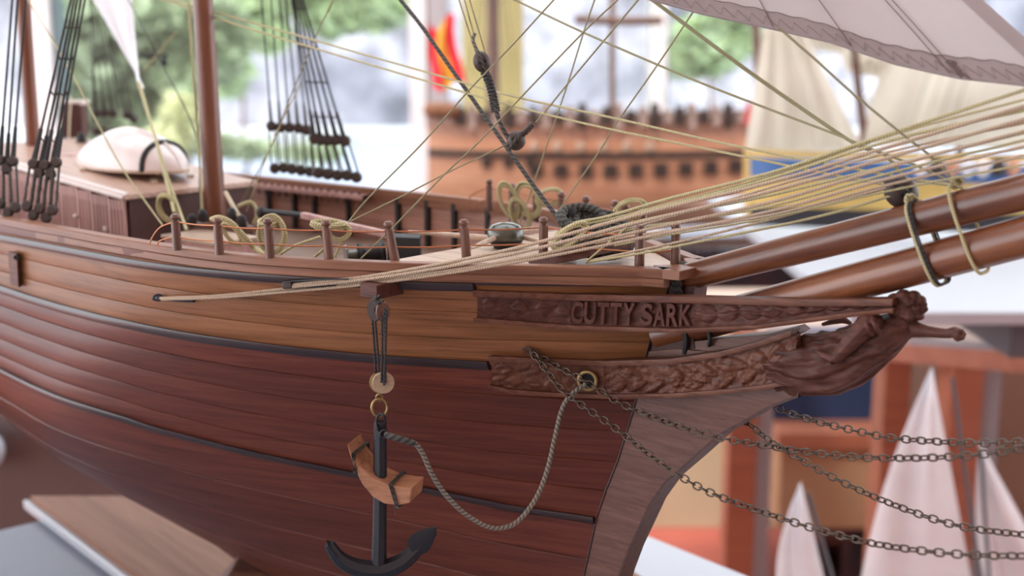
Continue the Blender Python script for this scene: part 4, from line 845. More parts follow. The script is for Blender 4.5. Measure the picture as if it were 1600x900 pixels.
gang('black shrouds with ratlines on the far rail, the right-hand group of deadeyes', [(497, 270), (512, 272), (527, 274), (542, 274), (557, 277)], [(491, 216), (501, 218), (513, 219), (526, 218), (539, 220)], [(455, -10), (458, -10), (462, -10), (466, -10), (470, -10)], 3420, 3440, 3330, (.16, .4, .64, .9), 2.9, 16)
gang('black shrouds without ratlines on the far rail, the left-hand group of deadeyes', [(429, 263), (443, 262), (456, 264), (470, 266), (484, 268)], [(424, 197), (438, 199), (452, 199), (466, 200), (479, 203)], [(408, -10), (423, -10), (436, -10), (446, -10), (456, -10)], 3520, 3540, 3440, (), 2.1, 15)
gang('near dark shrouds with ratlines at the left, leaning over the deckhouse', [(42, 322), (52, 336), (62, 326), (72, 340), (82, 328)], [(52, 256), (61, 270), (70, 258), (79, 272), (88, 254)], [(113, -10), (118, -10), (123, -10), (128, -10), (134, -10)], 2880, 2900, 3000, (.02, .16, .42, .62, .8), 3.2, 13)
gang('near dark shrouds at the extreme left edge, nearly upright', [(0, 318), (12, 332), (24, 324)], [(0, 250), (10, 264), (20, 252)], [(20, -10), (28, -10), (41, -10)], 2920, 2940, 3000, (), 3.0, 13)
gang('faint far black shrouds beyond the white boat', [(150, 205), (163, 206), (176, 207), (198, 208), (208, 212)], [(150, 176), (163, 176), (176, 177), (198, 180), (208, 186)], [(142, 20), (146, 20), (152, 20), (160, 20), (164, 20)], 4700, 4700, 4500, (), 2.6, 17, False)
fy = thing('davit', 'faint dark frame standing beyond the small white sail', 'davit', PX(150, 200, 4700))
MB().tube(spline([PX(147, 190, 4700), PX(146, 100, 4700), PX(156, 90, 4700), PX(172, 91, 4700), PX(186, 170, 4700)], 4), 4, 8).build('hoop', 'dark_rope', fy)
MB().tube([PX(212, 90, 4700), PX(262, 87, 4700)], 5, 8).build('yard_arm', 'blk', fy); MB().ball(PX(256, 97, 4700), 14, 14, 18).build('yard_block', 'blk', fy)
# ================================================================ sails
js = thing('jib_sail', 'large grey canvas jib sail with stitched hem at the top right', 'sail', PX(1400, 100, 1940))
foot = [(990, -8), (1100, 22), (1200, 43), (1300, 66), (1400, 100), (1500, 122), (1600, 133), (1720, 165)]; fxs = [p[0] for p in foot]; fys = [p[1] for p in foot]
def jibp(u, v, o=0):                                  # u along the foot, v up to the head
    x = 990+730*u; y = itp(x, fxs, fys); d = 1/((1-u)/2230+u/1830); p = PX(x, y, d); hd_ = PX(840, -620, 2600)
    q = p.lerp(hd_, v); return q+Vector((0, 1, 0))*(S*(60*math.sin(math.pi*u)*math.sin(math.pi*v)*1.0+o))
MB().grid([[jibp(i/40, .0+j/30) for j in range(31)] for i in range(41)]).build('canvas', 'sail', js, ang=180)
hem = MB()
for o in (-1.5,): hem.grid([[jibp(i/40, -.002+.038*j/3, o-1) for j in range(4)] for i in range(41)])
hem.build('hem', 'hem', js, ang=180)
hm2 = MB().grid([[jibp(.925+.075*j/3, i/30, -2.5) for j in range(4)] for i in range(31)]); hm2.build('luff_hem', 'hem', js, ang=180)
MB().tube([jibp(i/60, .001, -1) for i in range(61)], 3.2, 7).build('bolt_rope', 'hem', js)
MB().tube([jibp(i/90, .036+.0016*math.sin(i*1.3), -5) for i in range(91)], .7, 5).build('stitch_line', 'stitch', js)
MB().tube([jibp(i/64, .006+(.018 if i % 2 else 0), -5) for i in range(65)], .42, 5).build('zigzag_stitch', 'stitch', js)
for u0 in (.3, .47, .68, .7): MB().tube([jibp(u0-.1*t*t*0+.012*math.sin(t*3), .0+.3*t, -4) for t in [i/14 for i in range(15)]], .8, 5).build('panel_seam', 'stitch', js)
rnd = random.Random(5); kt = MB()
for i in range(8): kt.tube(spline([jibp(.71+rnd.uniform(-.012, .012), rnd.uniform(0, .03), -6) for _ in range(5)], 4), .7, 5)
kt.build('knotted_thread', 'stitch', js)
ws_ = thing('stay_sail', 'small white blurred sail hanging above the upturned boat', 'sail', PX(190, 60, 3700))
MB().grid([[PX(110+(205-110)*u, -60, 3900).lerp(PX(221, 138, 3500), v)+Y_*(S*30*math.sin(u*5+v)) for v in [j/12 for j in range(13)]] for u in [i/12 for i in range(13)]]).build('canvas', 'whitesail', ws_, ang=180)

# ================================================================ THE ROOM
M['floor'] = plain('red_floor', (.52, .13, .09), .7, scale=3, var=.12)
M['wallp'] = plain('cream_wall_paint', (.72, .67, .58), .8, scale=3, var=.04)
M['ceil'] = plain('white_ceiling_paint', (.8, .8, .78), .85, scale=2, var=.03)
M['frame'] = plain('white_window_frame', (.82, .86, .88), .4, scale=5, var=.03)
M['green_frame'] = plain('grey_green_seal', (.2, .3, .3), .5, scale=5)
M['greycol'] = plain('grey_column_paint', (.36, .35, .37), .6, scale=5)
M['curtain'] = cloth('yellow_curtain_cloth', (.92, .72, .32), .55)
M['asphalt'] = plain('pale_asphalt', (.3, .34, .42), .8, scale=1.2)
M['kerb'] = plain('white_kerb', (.55, .55, .54), .7, scale=3)
M['leaf'] = plain('leaf_green', (.24, .3, .17), .5, scale=1.5, var=.5)
M['leaf2'] = plain('leaf_bright_green', (.33, .42, .22), .5, scale=3, var=.4)
M['leaf3'] = plain('leaf_pale', (.34, .4, .24), .5, scale=3, var=.35)
M['flower'] = plain('yellow_blossom', (.5, .5, .26), .6, scale=8)
mk, nt, b_ = newmat('lavender_rock'); tc = N(nt, 'ShaderNodeTexCoord'); no = N(nt, 'ShaderNodeTexVoronoi'); no.inputs['Scale'].default_value = 1.3
n2 = N(nt, 'ShaderNodeTexNoise'); n2.inputs['Scale'].default_value = 2.0; n2.inputs['Detail'].default_value = 6; nt.links.new(tc.outputs['Object'], no.inputs['Vector']); nt.links.new(tc.outputs['Object'], n2.inputs['Vector'])
r_ = ramp(nt, [(.15, .148, .17), (.29, .285, .325), (.44, .43, .47)], [.3, .5, .7]); nt.links.new(n2.outputs['Fac'], r_.inputs[0]); nt.links.new(r_.outputs[0], b_.inputs['Base Color']); b_.inputs['Roughness'].default_value = .9; M['rock'] = mk
def struct(o, label=None):
    o['kind'] = 'structure'
    if label: o['label'] = label
    return o
YB = 2.9
def bx(x0, x1, y0, y1, z0, z1, m=None): return (m or MB()).hexa([(x0, y0, z0), (x1, y0, z0), (x1, y1, z0), (x0, y1, z0), (x0, y0, z1), (x1, y0, z1), (x1, y1, z1), (x0, y1, z1)])
struct(bx(-4, 4, -3.5, YB+.15, -.06, 0).build('floor', 'floor', smooth=False), 'red floor of the exhibition room')
struct(bx(-4.1, 4.1, -3.6, -.1, 2.7, 2.8).build('ceiling', 'ceil', smooth=False), 'white ceiling of the exhibition room')
sk = thing('window_9', 'added glazed roof', None, (0, 1.6, 2.7)); del sk['label']; sk['kind'] = 'structure'      # unseen roof glazing, added to light the back of the room from above
bx(-4, 4, -.1, YB+.15, 2.72, 2.726).build('pane', 'glass', sk, smooth=False)
for i in range(9): bx(-4+i-.03, -4+i+.03, -.1, YB+.15, 2.64, 2.74).build('glazing_bar', 'frame', sk, smooth=False)
struct(bx(-4, 4, -3.6, -3.5, 0, .9).build('added_wall_front', 'wallp', smooth=False), 'unseen cream wall added behind the viewer to cut front light')  # unseen front wall, added to reduce light from behind the viewer
struct(bx(-4, 4, -3.6, -3.5, 2.2, 2.7).build('added_wall_front', 'wallp', smooth=False), 'unseen cream lintel added behind the viewer to cut front light')
struct(bx(-4, 4, -3.6, -3.5, .9, 2.2).build('added_wall_front', 'wallp', smooth=False), 'unseen cream panel added behind the viewer to close off front light')  # fills the front opening so less light reaches the near side
zs = onW(800, 335, YB).z
struct(bx(-4, 4, YB, YB+.15, 0, zs).build('wall_back', 'wallp', smooth=False), 'cream wall below the windows')
struct(bx(-4, 4, YB, YB+.15, 2.35, 2.7).build('wall_back', 'wallp', smooth=False), 'cream lintel above the windows')
struct(bx(4, 4.1, -3.5, YB+.15, 0, .4).build('wall_right', 'wallp', smooth=False), 'unseen low cream side wall, left open above for side light')  # unseen wall kept low and open so daylight enters from this side
struct(bx(4, 4.1, -3.5, -1, .4, 2.7).build('wall_right', 'wallp', smooth=False), 'unseen cream side wall pier beside the light opening')
mull = [(-800, -770), (45, 84), (641, 668), (1016, 1040), (1392, 1416), (1800, 1830), (2560, 2590)]
mx_ = [(onW(a, 100, YB).x, onW(b, 100, YB).x) for a, b in mull]
for i in range(len(mull)-1):
    wt = thing('window_%d' % (i+1), 'tall window pane between white posts, bay %d' % (i+1), 'window', (mx_[i][1], YB, zs)); del wt['category']; wt['kind'] = 'structure'; del wt['label']
    x0, x1 = mx_[i][0], mx_[i][1]
    bx(x0, x1, YB-.02, YB+.1, zs, 2.35).build('frame_post', 'frame', wt, smooth=False)
    bx(x1, x1+.008, YB+.0, YB+.08, zs, 2.35).build('seal', 'green_frame', wt, smooth=False)
    bx(x1+.008, mx_[i+1][0], YB+.05, YB+.056, zs+.04, 2.31).build('pane', 'glass', wt, smooth=False)
    bx(x1+.008, mx_[i+1][0], YB-.02, YB+.1, zs, zs+.04).build('frame_sill', 'frame', wt, smooth=False)
    bx(x1+.008, mx_[i+1][0], YB-.02, YB+.1, 2.31, 2.35).build('frame_head', 'frame', wt, smooth=False)
a, b = onW(672, 100, YB-.1).x, onW(700, 100, YB-.1).x
struct(bx(a, b, YB-.16, YB-.03, 0, 2.7).build('trim_1', 'greycol', smooth=False, bevel=40), 'grey column beside the white window post')
a, b = onW(722, 100, YB-.25).x, onW(818, 100, YB-.25).x
a, b = onW(722, 100, 3.3).x, onW(818, 100, 3.3).x; M['yellowp'] = plain('yellow_pillar_paint', (.95, .76, .33), .8, scale=4, var=.06)
struct(bx(a, b, 3.3, 3.5, -.1, 3.4).build('trim_2', 'yellowp', smooth=False), 'yellow painted pillar outside the window')
# ---------------------------------------------------------------- outside
struct(bx(-30, 30, YB+.16, 40, -.16, -.1).build('pavement', 'asphalt', smooth=False), 'pale grey-blue pavement outside the windows')
kerb_y = onW(620, 213, 14).y
struct(bx(-14, 14, 13.4, 14.1, -.1, .05).build('kerb', 'kerb', smooth=False), 'white kerb along the road outside')
P = []
for i in range(91):
    x = -17+34*i/90; row = []
    for j in range(31):
        z = -.1+7*j/30; d = noise.fractal(Vector((x*.55, z*.6, 2.2)), 1, 2, 5)*.9+noise.noise(Vector((x*1.7, z*1.7, 5)))*.25
        row.append(Vector((x, 16.2+z*.35+d, z)))
    P.append(row)
struct(MB().grid(P).build('hillside', 'rock', ang=180), 'grey rocky bank across the road')
def shrub(name, label, blobs, leaf, mat, n, d, cat='shrub', seed=1, group='plants outside the window'):
    rnd = random.Random(seed); t = thing(name, label, cat, PM(blobs[0][0], blobs[0][1], d), group); m = MB()
    for cx_, cy_, rx, ry in blobs:
        c = PM(cx_, cy_, d); kx, ky = rx*d/F, ry*d/F
        for _ in range(n):
            v = Vector((rnd.gauss(0, 1), rnd.gauss(0, 1), rnd.gauss(0, 1))).normalized()*(rnd.random()**.4)
            p = c+Vector((v.x*kx, v.y*min(kx, ky), v.z*ky)); a = Vector((rnd.gauss(0, 1), rnd.gauss(0, 1), rnd.gauss(0, .6))).normalized(); b = a.cross(Vector((rnd.gauss(0, 1), rnd.gauss(0, 1), rnd.gauss(0, 1)))).normalized(); l = leaf*rnd.uniform(.6, 1.3)
            m.add([p-a*l, p+b*l*.4, p+a*l, p-b*l*.4], [(0, 1, 2, 3)])
    m.build('foliage', mat, t, smooth=False, kind='stuff')
    for cx_, cy_, rx, ry in blobs[:1]:
        c = PM(cx_, cy_, d); MB().tube([Vector((c.x, c.y, -.1)), Vector((c.x+.05, c.y, c.z*.5)), c], [150, 120, 60], 8).build('trunk', 'post', t)
    return t
shrub('broadleaf_tree', 'large blurred green tree outside, left of the thick mast', [(190, 90, 95, 130), (255, 40, 70, 80), (110, 60, 60, 120), (265, 150, 55, 80), (230, 215, 70, 50), (120, 190, 60, 70), (330, 60, 50, 60)], .12, 'leaf', 900, 8.5, 'tree', 2)
shrub('flowering_shrub', 'yellow-flowering shrub outside beside the thick mast', [(280, 180, 24, 34), (262, 225, 34, 26)], .07, 'flower', 260, 7.8, 'shrub', 3)
shrub('hanging_foliage', 'bright green hanging foliage on the bank, right of the thick mast', [(370, 30, 50, 55), (520, 15, 60, 45), (590, 10, 50, 40), (450, -10, 70, 40), (350, 110, 40, 40), (420, 50, 30, 30)], .12, 'leaf2', 500, 12.5, 'tree', 4)
shrub('low_shrub', 'pale low bush outside behind the far shrouds', [(380, 232, 60, 16), (480, 238, 60, 14), (320, 225, 50, 20)], .08, 'leaf3', 300, 10.5, 'shrub', 5)
shrub('round_bush', 'bright green bush seen through the window beside the jib', [(1105, 70, 62, 52), (1150, 40, 40, 60), (1070, 95, 30, 22)], .1, 'leaf2', 500, 11, 'shrub', 6)
# ---------------------------------------------------------------- galleon in the background
M['gal'] = wood('galleon_orange_wood', (.4, .175, .1), (.58, .28, .165), (.66, .35, .22), uv=True, st=(.3, 3, 3), rnd=.05, rough=.4, kn=False)
M['gal2'] = wood('galleon_brown_wood', (.3, .14, .09), (.46, .24, .16), (.54, .3, .21), uv=True, st=(.3, 3, 3), rnd=.05, rough=.5, kn=False)
M['galtop'] = plain('galleon_grey_brown', (.38, .27, .23), .6, scale=60, var=.4)
gl = thing('galleon_model', 'orange-brown wooden galleon model with rows of gunports, blurred behind', 'model ship', PM(930, 360, 1.72))
def galpt(x, y, o=0):
    t = (x-665)/540; v = (y-190)/170; side = .075*math.sin(math.pi*min(1, max(0, t*.8+.12)))**.5*max(0, 1-max(0, v-.55)**2*3.2)**.5
    return onW(x, y, YG-side-o+.05*t*0)
YG = PM(930, 250, 1.72).y
bands = [(176, 196, 'galtop', 'upper_bulwark'), (196, 218, 'gal2', 'upper_strake'), (218, 238, 'gal', 'quarter_strake'), (238, 249, 'block', 'dark_wale'), (249, 288, 'gal', 'gun_strake'), (288, 320, 'gal', 'lower_strake'), (320, 354, 'gal2', 'bottom_strake')]
for y0, y1, mt, nm in bands:
    P = [[galpt(x, y0+(y1-y0)*j/4+6*((x-930)/270)**2*(-1 if y0 < 300 else -.6), .004 if nm == 'dark_wale' else 0) for j in range(5)] for x in [668+(1215-668)*i/40 for i in range(41)]]
    MB().grid(P, lambda i, j: (i*.4, j*.3+y0*.1)).build(nm, mt, gl)
P = [galpt(668, y) for y in (170, 190, 220, 250, 290, 330, 354)]
MB().grid([P, [p+Vector((.004, .12, 0)) for p in P]]).build('stern', 'gal2', gl)
for i in range(9):
    c = galpt(837+39*i, 267+.002*(837+39*i-930)**2*-.08, .001); MB().box(c, X_*.0085, Y_*.006, Z_*.0085).build('gunport', 'block', gl)
for i in range(8):
    c = galpt(760+34*i, 254, .001); 
    if i < 3: MB().box(c, X_*.006, Y_*.006, Z_*.006).build('gunport', 'block', gl)
for i in range(6):
    c = galpt(835+36*i, 229, .002); MB().ball(c, 38, 20, 48).build('gunport_lid', 'deck', gl)
for i in range(26):
    c = galpt(700+19*i, 186, .0); MB().box(c+Z_*.004, X_*.0045, Y_*.012, Z_*(.008+.004*(i % 3))).build('deck_gun', 'block' if i % 2 else 'galtop', gl)
for x, top in ((957, -40), (770, -40)):
    MB().tube([onW(x, 200, YG+.03), onW(x, top, YG+.03)], 30 if x > 900 else 55, 10).build('mast', 'post', gl)
MB().tube([onW(898, 30, YG), onW(960, 33, YG), onW(1035, 32, YG)], 38, 10).build('yard', 'post', gl)
for i in range(14):
    x = 850+i*22; MB().tube([onW(x, 190, YG-.04), onW(957+(x-957)*.25, -40, YG+.02)], 3.0, 5).build('shroud', 'thin', gl)
for i in range(7):
    x = 722+i*16; MB().tube([onW(x, 190, YG-.04), onW(770+(x-770)*.3, -40, YG+.02)], 3.5, 5).build('shroud', 'dark_rope', gl)
for i in range(5): MB().ball(galpt(672+9*i, 172, .01), 60, 60, 70, 10, 6).build('stern_ornament', 'base', gl)
fl = thing('flag', 'red and yellow striped flag at the stern of the galleon', 'flag', PM(690, 145, 1.8))
M['red_cloth'] = cloth('red_flag_cloth', (.8, .06, .08), .35); M['yellow_cloth'] = cloth('yellow_flag_cloth', (.9, .62, .1), .35)
def flp(u, v): return PM(672+38*u+14*v*u-4*math.sin(v*5), 40+95*v+8*math.sin(u*6)-20*(1-v)*abs(u-.25), 1.8+.012*math.sin(u*9+v*3))
for u0, u1, mt in ((0, .36, 'red_cloth'), (.36, .64, 'yellow_cloth'), (.64, 1, 'red_cloth')):
    MB().grid([[flp(u0+(u1-u0)*i/8, j/12) for j in range(13)] for i in range(9)]).build('stripe', mt, fl, ang=180)
MB().tube([PM(668, 200, 1.8), PM(667, -30, 1.8)], 14, 8).build('flag_staff', 'post', fl)
sm = MB().grid([[PM(1168+14*u-6*v, 158+34*v+3*math.sin(u*4), 1.6+.004*math.sin(u*8)) for v in (0, .25, .5, .75, 1)] for u in (0, .25, .5, .75, 1)])

# ---------------------------------------------------------------- blue and yellow ship with cream sails
M['byellow'] = plain('yellow_hull_paint', (.62, .44, .13), .45, scale=20); M['bblue'] = plain('blue_hull_paint', (.05, .14, .36), .4, scale=20); M['bblack'] = plain('black_hull_paint', (.02, .02, .025), .4, scale=20)
sw = thing('sailing_ship_model', 'blue, yellow and black ship model with tall cream sails', 'model ship', PM(1350, 350, 1.22)); YS = PM(1350, 280, 1.22).y
def shp(x, y, o=0):
    t = (x-1170)/460; side = .06*math.sin(math.pi*min(.98, max(0.001, t*.75+.02)))**.4; return onW(x, y, YS-side-o)
for y0, y1, mt in ((234, 246, 'byellow'), (246, 264, 'bblue'), (264, 276, 'bblue'), (276, 322, 'byellow'), (322, 352, 'bblack')):
    P = [[shp(x, y0+(y1-y0)*j/3+.03*(x-1170)*(1 if y0 > 240 else .6)) for j in range(4)] for x in [1172+(1640-1172)*i/30 for i in range(31)]]
    MB().grid(P).build('hull_stripe', mt, sw)
P = [shp(1172, y) for y in (234, 260, 290, 322, 352)]; MB().grid([P, [p+Vector((.01, .09, 0)) for p in P]]).build('stern', 'byellow', sw)
sm.build('pennant', 'red_cloth', sw, ang=180, label='small red pennant')
def qsail(c, fold, dep, name='sail', mat='creamsail', bulge=.02):
    P = []
    for i in range(25):
        u = i/24; a = Vector((c[0][0]+(c[1][0]-c[0][0])*u, c[0][1]+(c[1][1]-c[0][1])*u, 0)); b = Vector((c[3][0]+(c[2][0]-c[3][0])*u, c[3][1]+(c[2][1]-c[3][1])*u, 0)); row = []
        for j in range(13):
            v = j/12; q = a.lerp(b, v); row.append(PM(q.x, q.y, dep-bulge*math.sin(math.pi*v)*math.sin(math.pi*u)+fold*math.sin(u*26+v*2)))
        P.append(row)
    return MB().grid(P).build(name, mat, sw, ang=180)
qsail([(1192, 42), (1252, 40), (1350, 236), (1164, 234)], .004, 1.2)
qsail([(1310, 70), (1420, 72), (1400, 128), (1322, 112)], .004, 1.27)
qsail([(1380, 84), (1640, 84), (1640, 236), (1348, 224)], .003, 1.25, bulge=.03)
qsail([(1225, 30), (1330, 40), (1330, 88), (1258, 74)], .004, 1.3)
for x0, y0, x1, y1 in ((1352, 232, 1330, 40), (1190, 240, 1178, -20), (1500, 240, 1495, 0)): MB().tube([PM(x0, y0, 1.26), PM(x1, y1, 1.26)], 28, 8).build('mast', 'post', sw)
for i in range(4): MB().tube([PM(1408+22*i, 240, 1.2), PM(1470+20*i, 60, 1.2)], 3, 5).build('sail_line', 'thin', sw)
MB().box(PM(1358, 205, 1.28), X_*.008, Y_*.01, Z_*.012).build('deck_cabin', 'gal', sw); MB().ball(PM(1366, 160, 1.3), 90, 60, 80).build('furled_sail', 'whitesail', sw); MB().ball(PM(1364, 182, 1.3), 100, 60, 70).build('furled_sail', 'whitesail', sw)
for i in range(7): MB().ball(shp(1440+24*i, 262, .004), 45, 30, 60, 10, 7).build('deck_figure', ('boat', 'block', 'gal', 'whitesail')[i % 4], sw)
# ---------------------------------------------------------------- display tables
M['gloss_black'] = plain('glossy_black_top', (.02, .022, .03), .06, 0, .5, scale=5); M['lam'] = plain('white_laminate', (.46, .485, .53), .4, scale=5, var=.03); M['greyp'] = plain('dark_grey_panel', (.1, .105, .12), .55, scale=5)
zt = onW(1640, 367, YS-.05).z-.002
wtb = thing('display_table', 'white-topped display table under the blue and yellow ship', 'table', (.8, 1.1, 0))
x0 = PM(1195, 400, 1.15).x; yf = PM(1400, 475, .95).y
bx(x0, x0+1.5, .5, 1.15, zt-.009, zt).build('table_top', 'lam', wtb, smooth=False, bevel=8)
a_x = PM(1445, 500, 1.05).x
bx(a_x, x0+1.47, .51, 1.12, zt-.034, zt-.009).build('apron', 'greyp', wtb, smooth=False)
for x, y in ((.66, .54), (x0+1.42, .54), (.66, 1.08), (x0+1.42, 1.08)): bx(x-.03, x+.03, y-.03, y+.03, 0, zt-.034).build('leg', 'lam', wtb, smooth=False)
btb = thing('display_table', 'glossy black display table under the galleon', 'table', (0.1, 1.5, 0))
zb = onW(930, 356, YG-.03).z-.003; bx(-.5, .36, 1.2, 1.62, zb-.05, zb).build('table_top', 'gloss_black', btb, smooth=False, bevel=20)
for x, y in ((-.46, 1.24), (-.06, 1.24), (-.46, 1.58), (-.06, 1.58)): bx(x-.03, x+.03, y-.03, y+.03, 0, zb-.05).build('leg', 'greyp', btb, smooth=False)
# red-brown wooden stand at the right
M['redwood'] = wood('red_brown_table_wood', (.3, .09, .045), (.42, .14, .075), (.5, .19, .105), uv=False, rot=0, st=(.02, .4, .4), rnd=.1, rough=.4, kn=False)
stn = thing('wooden_stand', 'red-brown wooden display stand with square posts, right of the figurehead', 'stand', (.7, 1.2, 0))
D1 = 1.25
A_, B_ = PM(1180, 528, 1.45), PM(1660, 565, 1.05); MB().bar(A_, B_, 300, 115).build('top_rail', 'redwood', stn)
for x0, x1, y0, d in ((1145, 1190, 520, 1.45), (1386, 1426, 545, 1.27), (1490, 1540, 565, 1.17)):
    p, q = PM(x0, y0, d), PM(x1, y0, d); bx(p.x, q.x, p.y, p.y+.04, 0, p.z+.0).build('post', 'redwood', stn, smooth=False)
    if x0 != 1386: bx(q.x, q.x+.018, p.y+.005, p.y+.035, 0, p.z-.01).build('post_facing', 'greycol', stn, smooth=False)
M['navy'] = plain('navy_panel', (.012, .03, .085), .6, scale=5); M['tanbox'] = plain('tan_cardboard', (.45, .27, .15), .7, scale=5); M['cardb'] = plain('beige_wall_board', (.52, .4, .26), .8, scale=4)
p, q = PM(1296, 560, 2.2), PM(1386, 560, 2.2); tag(bx(p.x-.1, q.x, p.y, p.y+.06, PM(1296, 668, 2.2).z, PM(1296, 520, 2.2).z).build('navy_panel', 'navy', smooth=False, bevel=15), 'dark navy panel behind the figurehead', 'panel')
cb = thing('wooden_chest', 'wide brown wooden chest low behind the chains', 'chest', PM(1300, 800, 2.1))
a, b = PM(1216, 690, 2.2), PM(1400, 830, 2.1)
bx(a.x, b.x, 1.75, 2.2, .19, a.z).build('chest_body', 'tanbox', cb, smooth=False, bevel=20); bx(a.x-.01, b.x+.01, 1.73, 2.22, a.z, a.z+.03).build('lid', 'redwood', cb, smooth=False, bevel=20)
for x in (a.x+.03, b.x-.05): bx(x, x+.04, 1.78, 2.15, 0, .19).build('foot', 'gloss_black', cb, smooth=False)
p, q = PM(1020, 720, 2.9), PM(1150, 720, 2.9); tag(bx(p.x-.3, q.x+.25, p.y-.2, p.y-.16, 0, .42).build('beige_board', 'cardb', smooth=False, bevel=15), 'beige board leaning by the window wall beyond the stem', 'board')
a = PM(1560, 640, 1.9); tag(bx(a.x-.05, a.x+.5, a.y, a.y+.3, 0, PM(1560, 560, 1.9).z).build('brown_cabinet', plain('brown_cabinet_paint', (.17, .09, .06), .5, scale=5), smooth=False, bevel=30), 'blurred brown cabinet at the right behind the stand', 'cabinet')
a = PM(1580, 610, 1.8); 
# small boats with white sails on a low table
low = thing('low_table', 'low table carrying the small white-sailed boats', 'table', (.55, .75, 0))
bx(.08, .56, .32, .6, .40, .43).build('table_top', 'lam', low, smooth=False, bevel=20)
for x, y in ((.12, .36), (.52, .36), (.12, .56), (.52, .56)): bx(x-.02, x+.02, y-.02, y+.02, 0, .40).build('leg', 'lam', low, smooth=False)
def boat(label, poly, d, mast):
    t = thing('sailboat_model', label, 'model boat', PM(poly[2][0], 1100, d), 'small boats with white sails'); (tx, ty), (lx, ly), (rx, ry) = poly; P = []
    for i in range(17):
        u = i/16; P.append([PM(*(Vector((lx+(rx-lx)*u, ly+(ry-ly)*u)).lerp(Vector((tx, ty)), v)-Vector((18*math.sin(math.pi*v)*(1-u)*.9, 0))), d+.006*math.sin(u*7)+.012*math.sin(math.pi*u)*(1-v)) for v in [j/16 for j in range(17)]])
    MB().grid(P).build('sail', 'whitesail', t, ang=180)
    m0 = PM(mast[0], mast[1], d); m1 = PM(mast[2], mast[3], d); zb_ = .46; k = (m0.z-zb_)/(m1.z-m0.z); base = m0-(m1-m0)*k
    MB().tube([base, m1], 9, 8).build('mast', 'greyp', t)
    c = Vector(((PM(lx, ly, d).x+PM(rx, ry, d).x)/2, m0.y, .435)); P = []
    for i in range(13):
        u = i/12; w_ = .012*math.sin(math.pi*min(.97, u*.9+.03))**.7+.001; x = c.x-.05+.1*u; P.append([Vector((x, c.y+w_*math.cos(q), .475-.04*math.sin(q)**.7*(.7+.3*math.sin(math.pi*u)))) for q in [math.pi*j/10 for j in range(11)]])
    MB().grid(P).grid([[r[0], r[-1]] for r in P]).build('hull', 'gal', t, ang=60)
boat('model boat with the tallest white sail, its tip below the figurehead arm', [(1456, 572), (1335, 960), (1528, 960)], .82, (1530, 900, 1488, 590))
boat('model boat with a small slender white sail beside the wooden post', [(1251, 752), (1215, 960), (1302, 960)], .78, (1300, 900, 1262, 770))
boat('model boat with a white sail cut by the picture edge', [(1531, 690), (1552, 960), (1680, 960)], .85, (1545, 900, 1532, 700))
# ---------------------------------------------------------------- base board under the ship
zbse = -1060.
lA, lB, rA = onZ(35, 780, zbse), onZ(150, 900, zbse), onZ(1015, 843, zbse)
dr = Vector((-math.sin(math.radians(40)), math.cos(math.radians(40)), 0)); nr = Vector((dr.y, -dr.x, 0))
l0 = lA.dot(nr)-.0; l1 = max(rA.dot(nr), onZ(1170, 900, zbse).dot(nr))
def bp(s_, t_, z): v = nr*s_+dr*t_; return Vector((v.x, v.y, z))
zt_ = zbse*S+ZS; tfar = lA.dot(dr)
bb = thing('display_plinth', 'long display base with white painted-in reflections and brown top under the ship hull', 'display base', bp((l0+l1)/2, 0, zt_-.005))
def slab(i0, i1, z0, z1, cut, i2=None):
    fl_ = bp(l0, tfar, 0); kx = nr.x; e = Vector((1, 0, 0))
    f0 = fl_+e*(i0/kx)-dr*cut; f1 = fl_+e*((l1-l0-i1)/kx)-dr*cut; n0, n1 = bp(l0+i0, -.45+cut, 0), bp(l1-(i1 if i2 is None else i2), -.45+cut, 0)
    pts = [n0, n1, f1, f0]; return MB().hexa([Vector((p.x, p.y, z0)) for p in pts]+[Vector((p.x, p.y, z1)) for p in pts])
slab(0, 0, zt_-.005, zt_, 0).build('base_board', 'lam', bb, bevel=6)  # white border stands in for window reflections on the varnished base
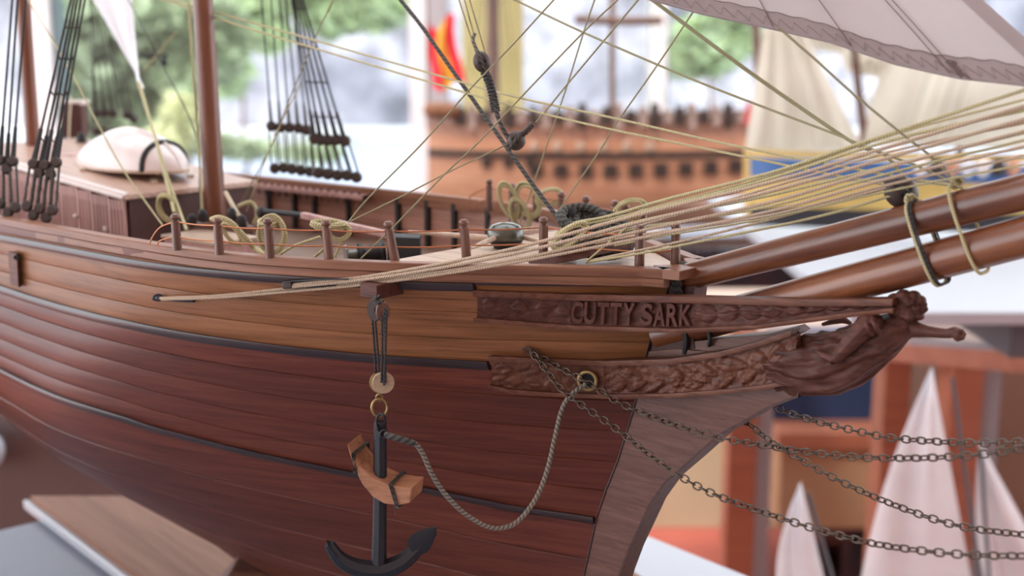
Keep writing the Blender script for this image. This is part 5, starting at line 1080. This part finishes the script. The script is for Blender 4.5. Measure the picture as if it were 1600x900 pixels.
slab(.0028, .02, zt_, zt_+.002, .001, .13).build('wood_panel', 'base', bb)
kz_ = (zbot(-1250)-44)*S+ZS
for X in (-700, -1250):
    kz_ = (zbot(X)-44)*S+ZS
    c = sp(X, 0, 0); MB().hexa([(c.x-.03, c.y-.012, zt_+.002), (c.x+.03, c.y-.012, zt_+.002), (c.x+.03, c.y+.012, zt_+.002), (c.x-.03, c.y+.012, zt_+.002), (c.x-.012, c.y-.01, kz_+.006), (c.x+.012, c.y-.01, kz_+.006), (c.x+.012, c.y+.01, kz_+.006), (c.x-.012, c.y+.01, kz_+.006)]).build('cradle', 'carvedlow', bb, bevel=6)
M['bluegrey'] = plain('blue_grey_table_top', (.17, .2, .27), .35, scale=4)
tb = thing('exhibit_table', 'blue-grey table carrying the display base', 'table', bp(l0-.2, -.1, 0))
zz = zt_-.005
MB().hexa([bp(l0-.5, -.7, zz-.03), bp(l1-.005, -.7, zz-.03), bp(l1-.005, tfar-.02, zz-.03), bp(l0-.5, tfar-.02, zz-.03), bp(l0-.5, -.7, zz), bp(l1-.005, -.7, zz), bp(l1-.005, tfar-.02, zz), bp(l0-.5, tfar-.02, zz)]).build('table_top', 'bluegrey', tb, bevel=6)
for s_, t_ in ((l0-.45, -.65), (l1-.05, -.65), (l1-.05, tfar-.08), (l0-.45, tfar-.08)):
    p = bp(s_, t_, 0); bx(p.x-.02, p.x+.02, p.y-.02, p.y+.02, 0, zz-.03).build('leg', 'greyp', tb, smooth=False)
# dark cabinet and white knob beyond the base at the lower left
c = PM(20, 720, .75)
ck = thing('dark_cabinet', 'dark brown cabinet with a white knob at the lower left under the hull', 'cabinet', (c.x, c.y+.1, 0))
bx(c.x-.5, c.x+.2, c.y+.1, c.y+.5, 0, PM(20, 640, .85).z).build('cabinet_body', plain('dark_brown_cabinet', (.1, .07, .065), .5, scale=6), ck, smooth=False, bevel=30)
kp = onW(-28, 704, c.y+.085); MB().ball(kp, 95, 90, 95).build('white_knob', 'lam', ck)
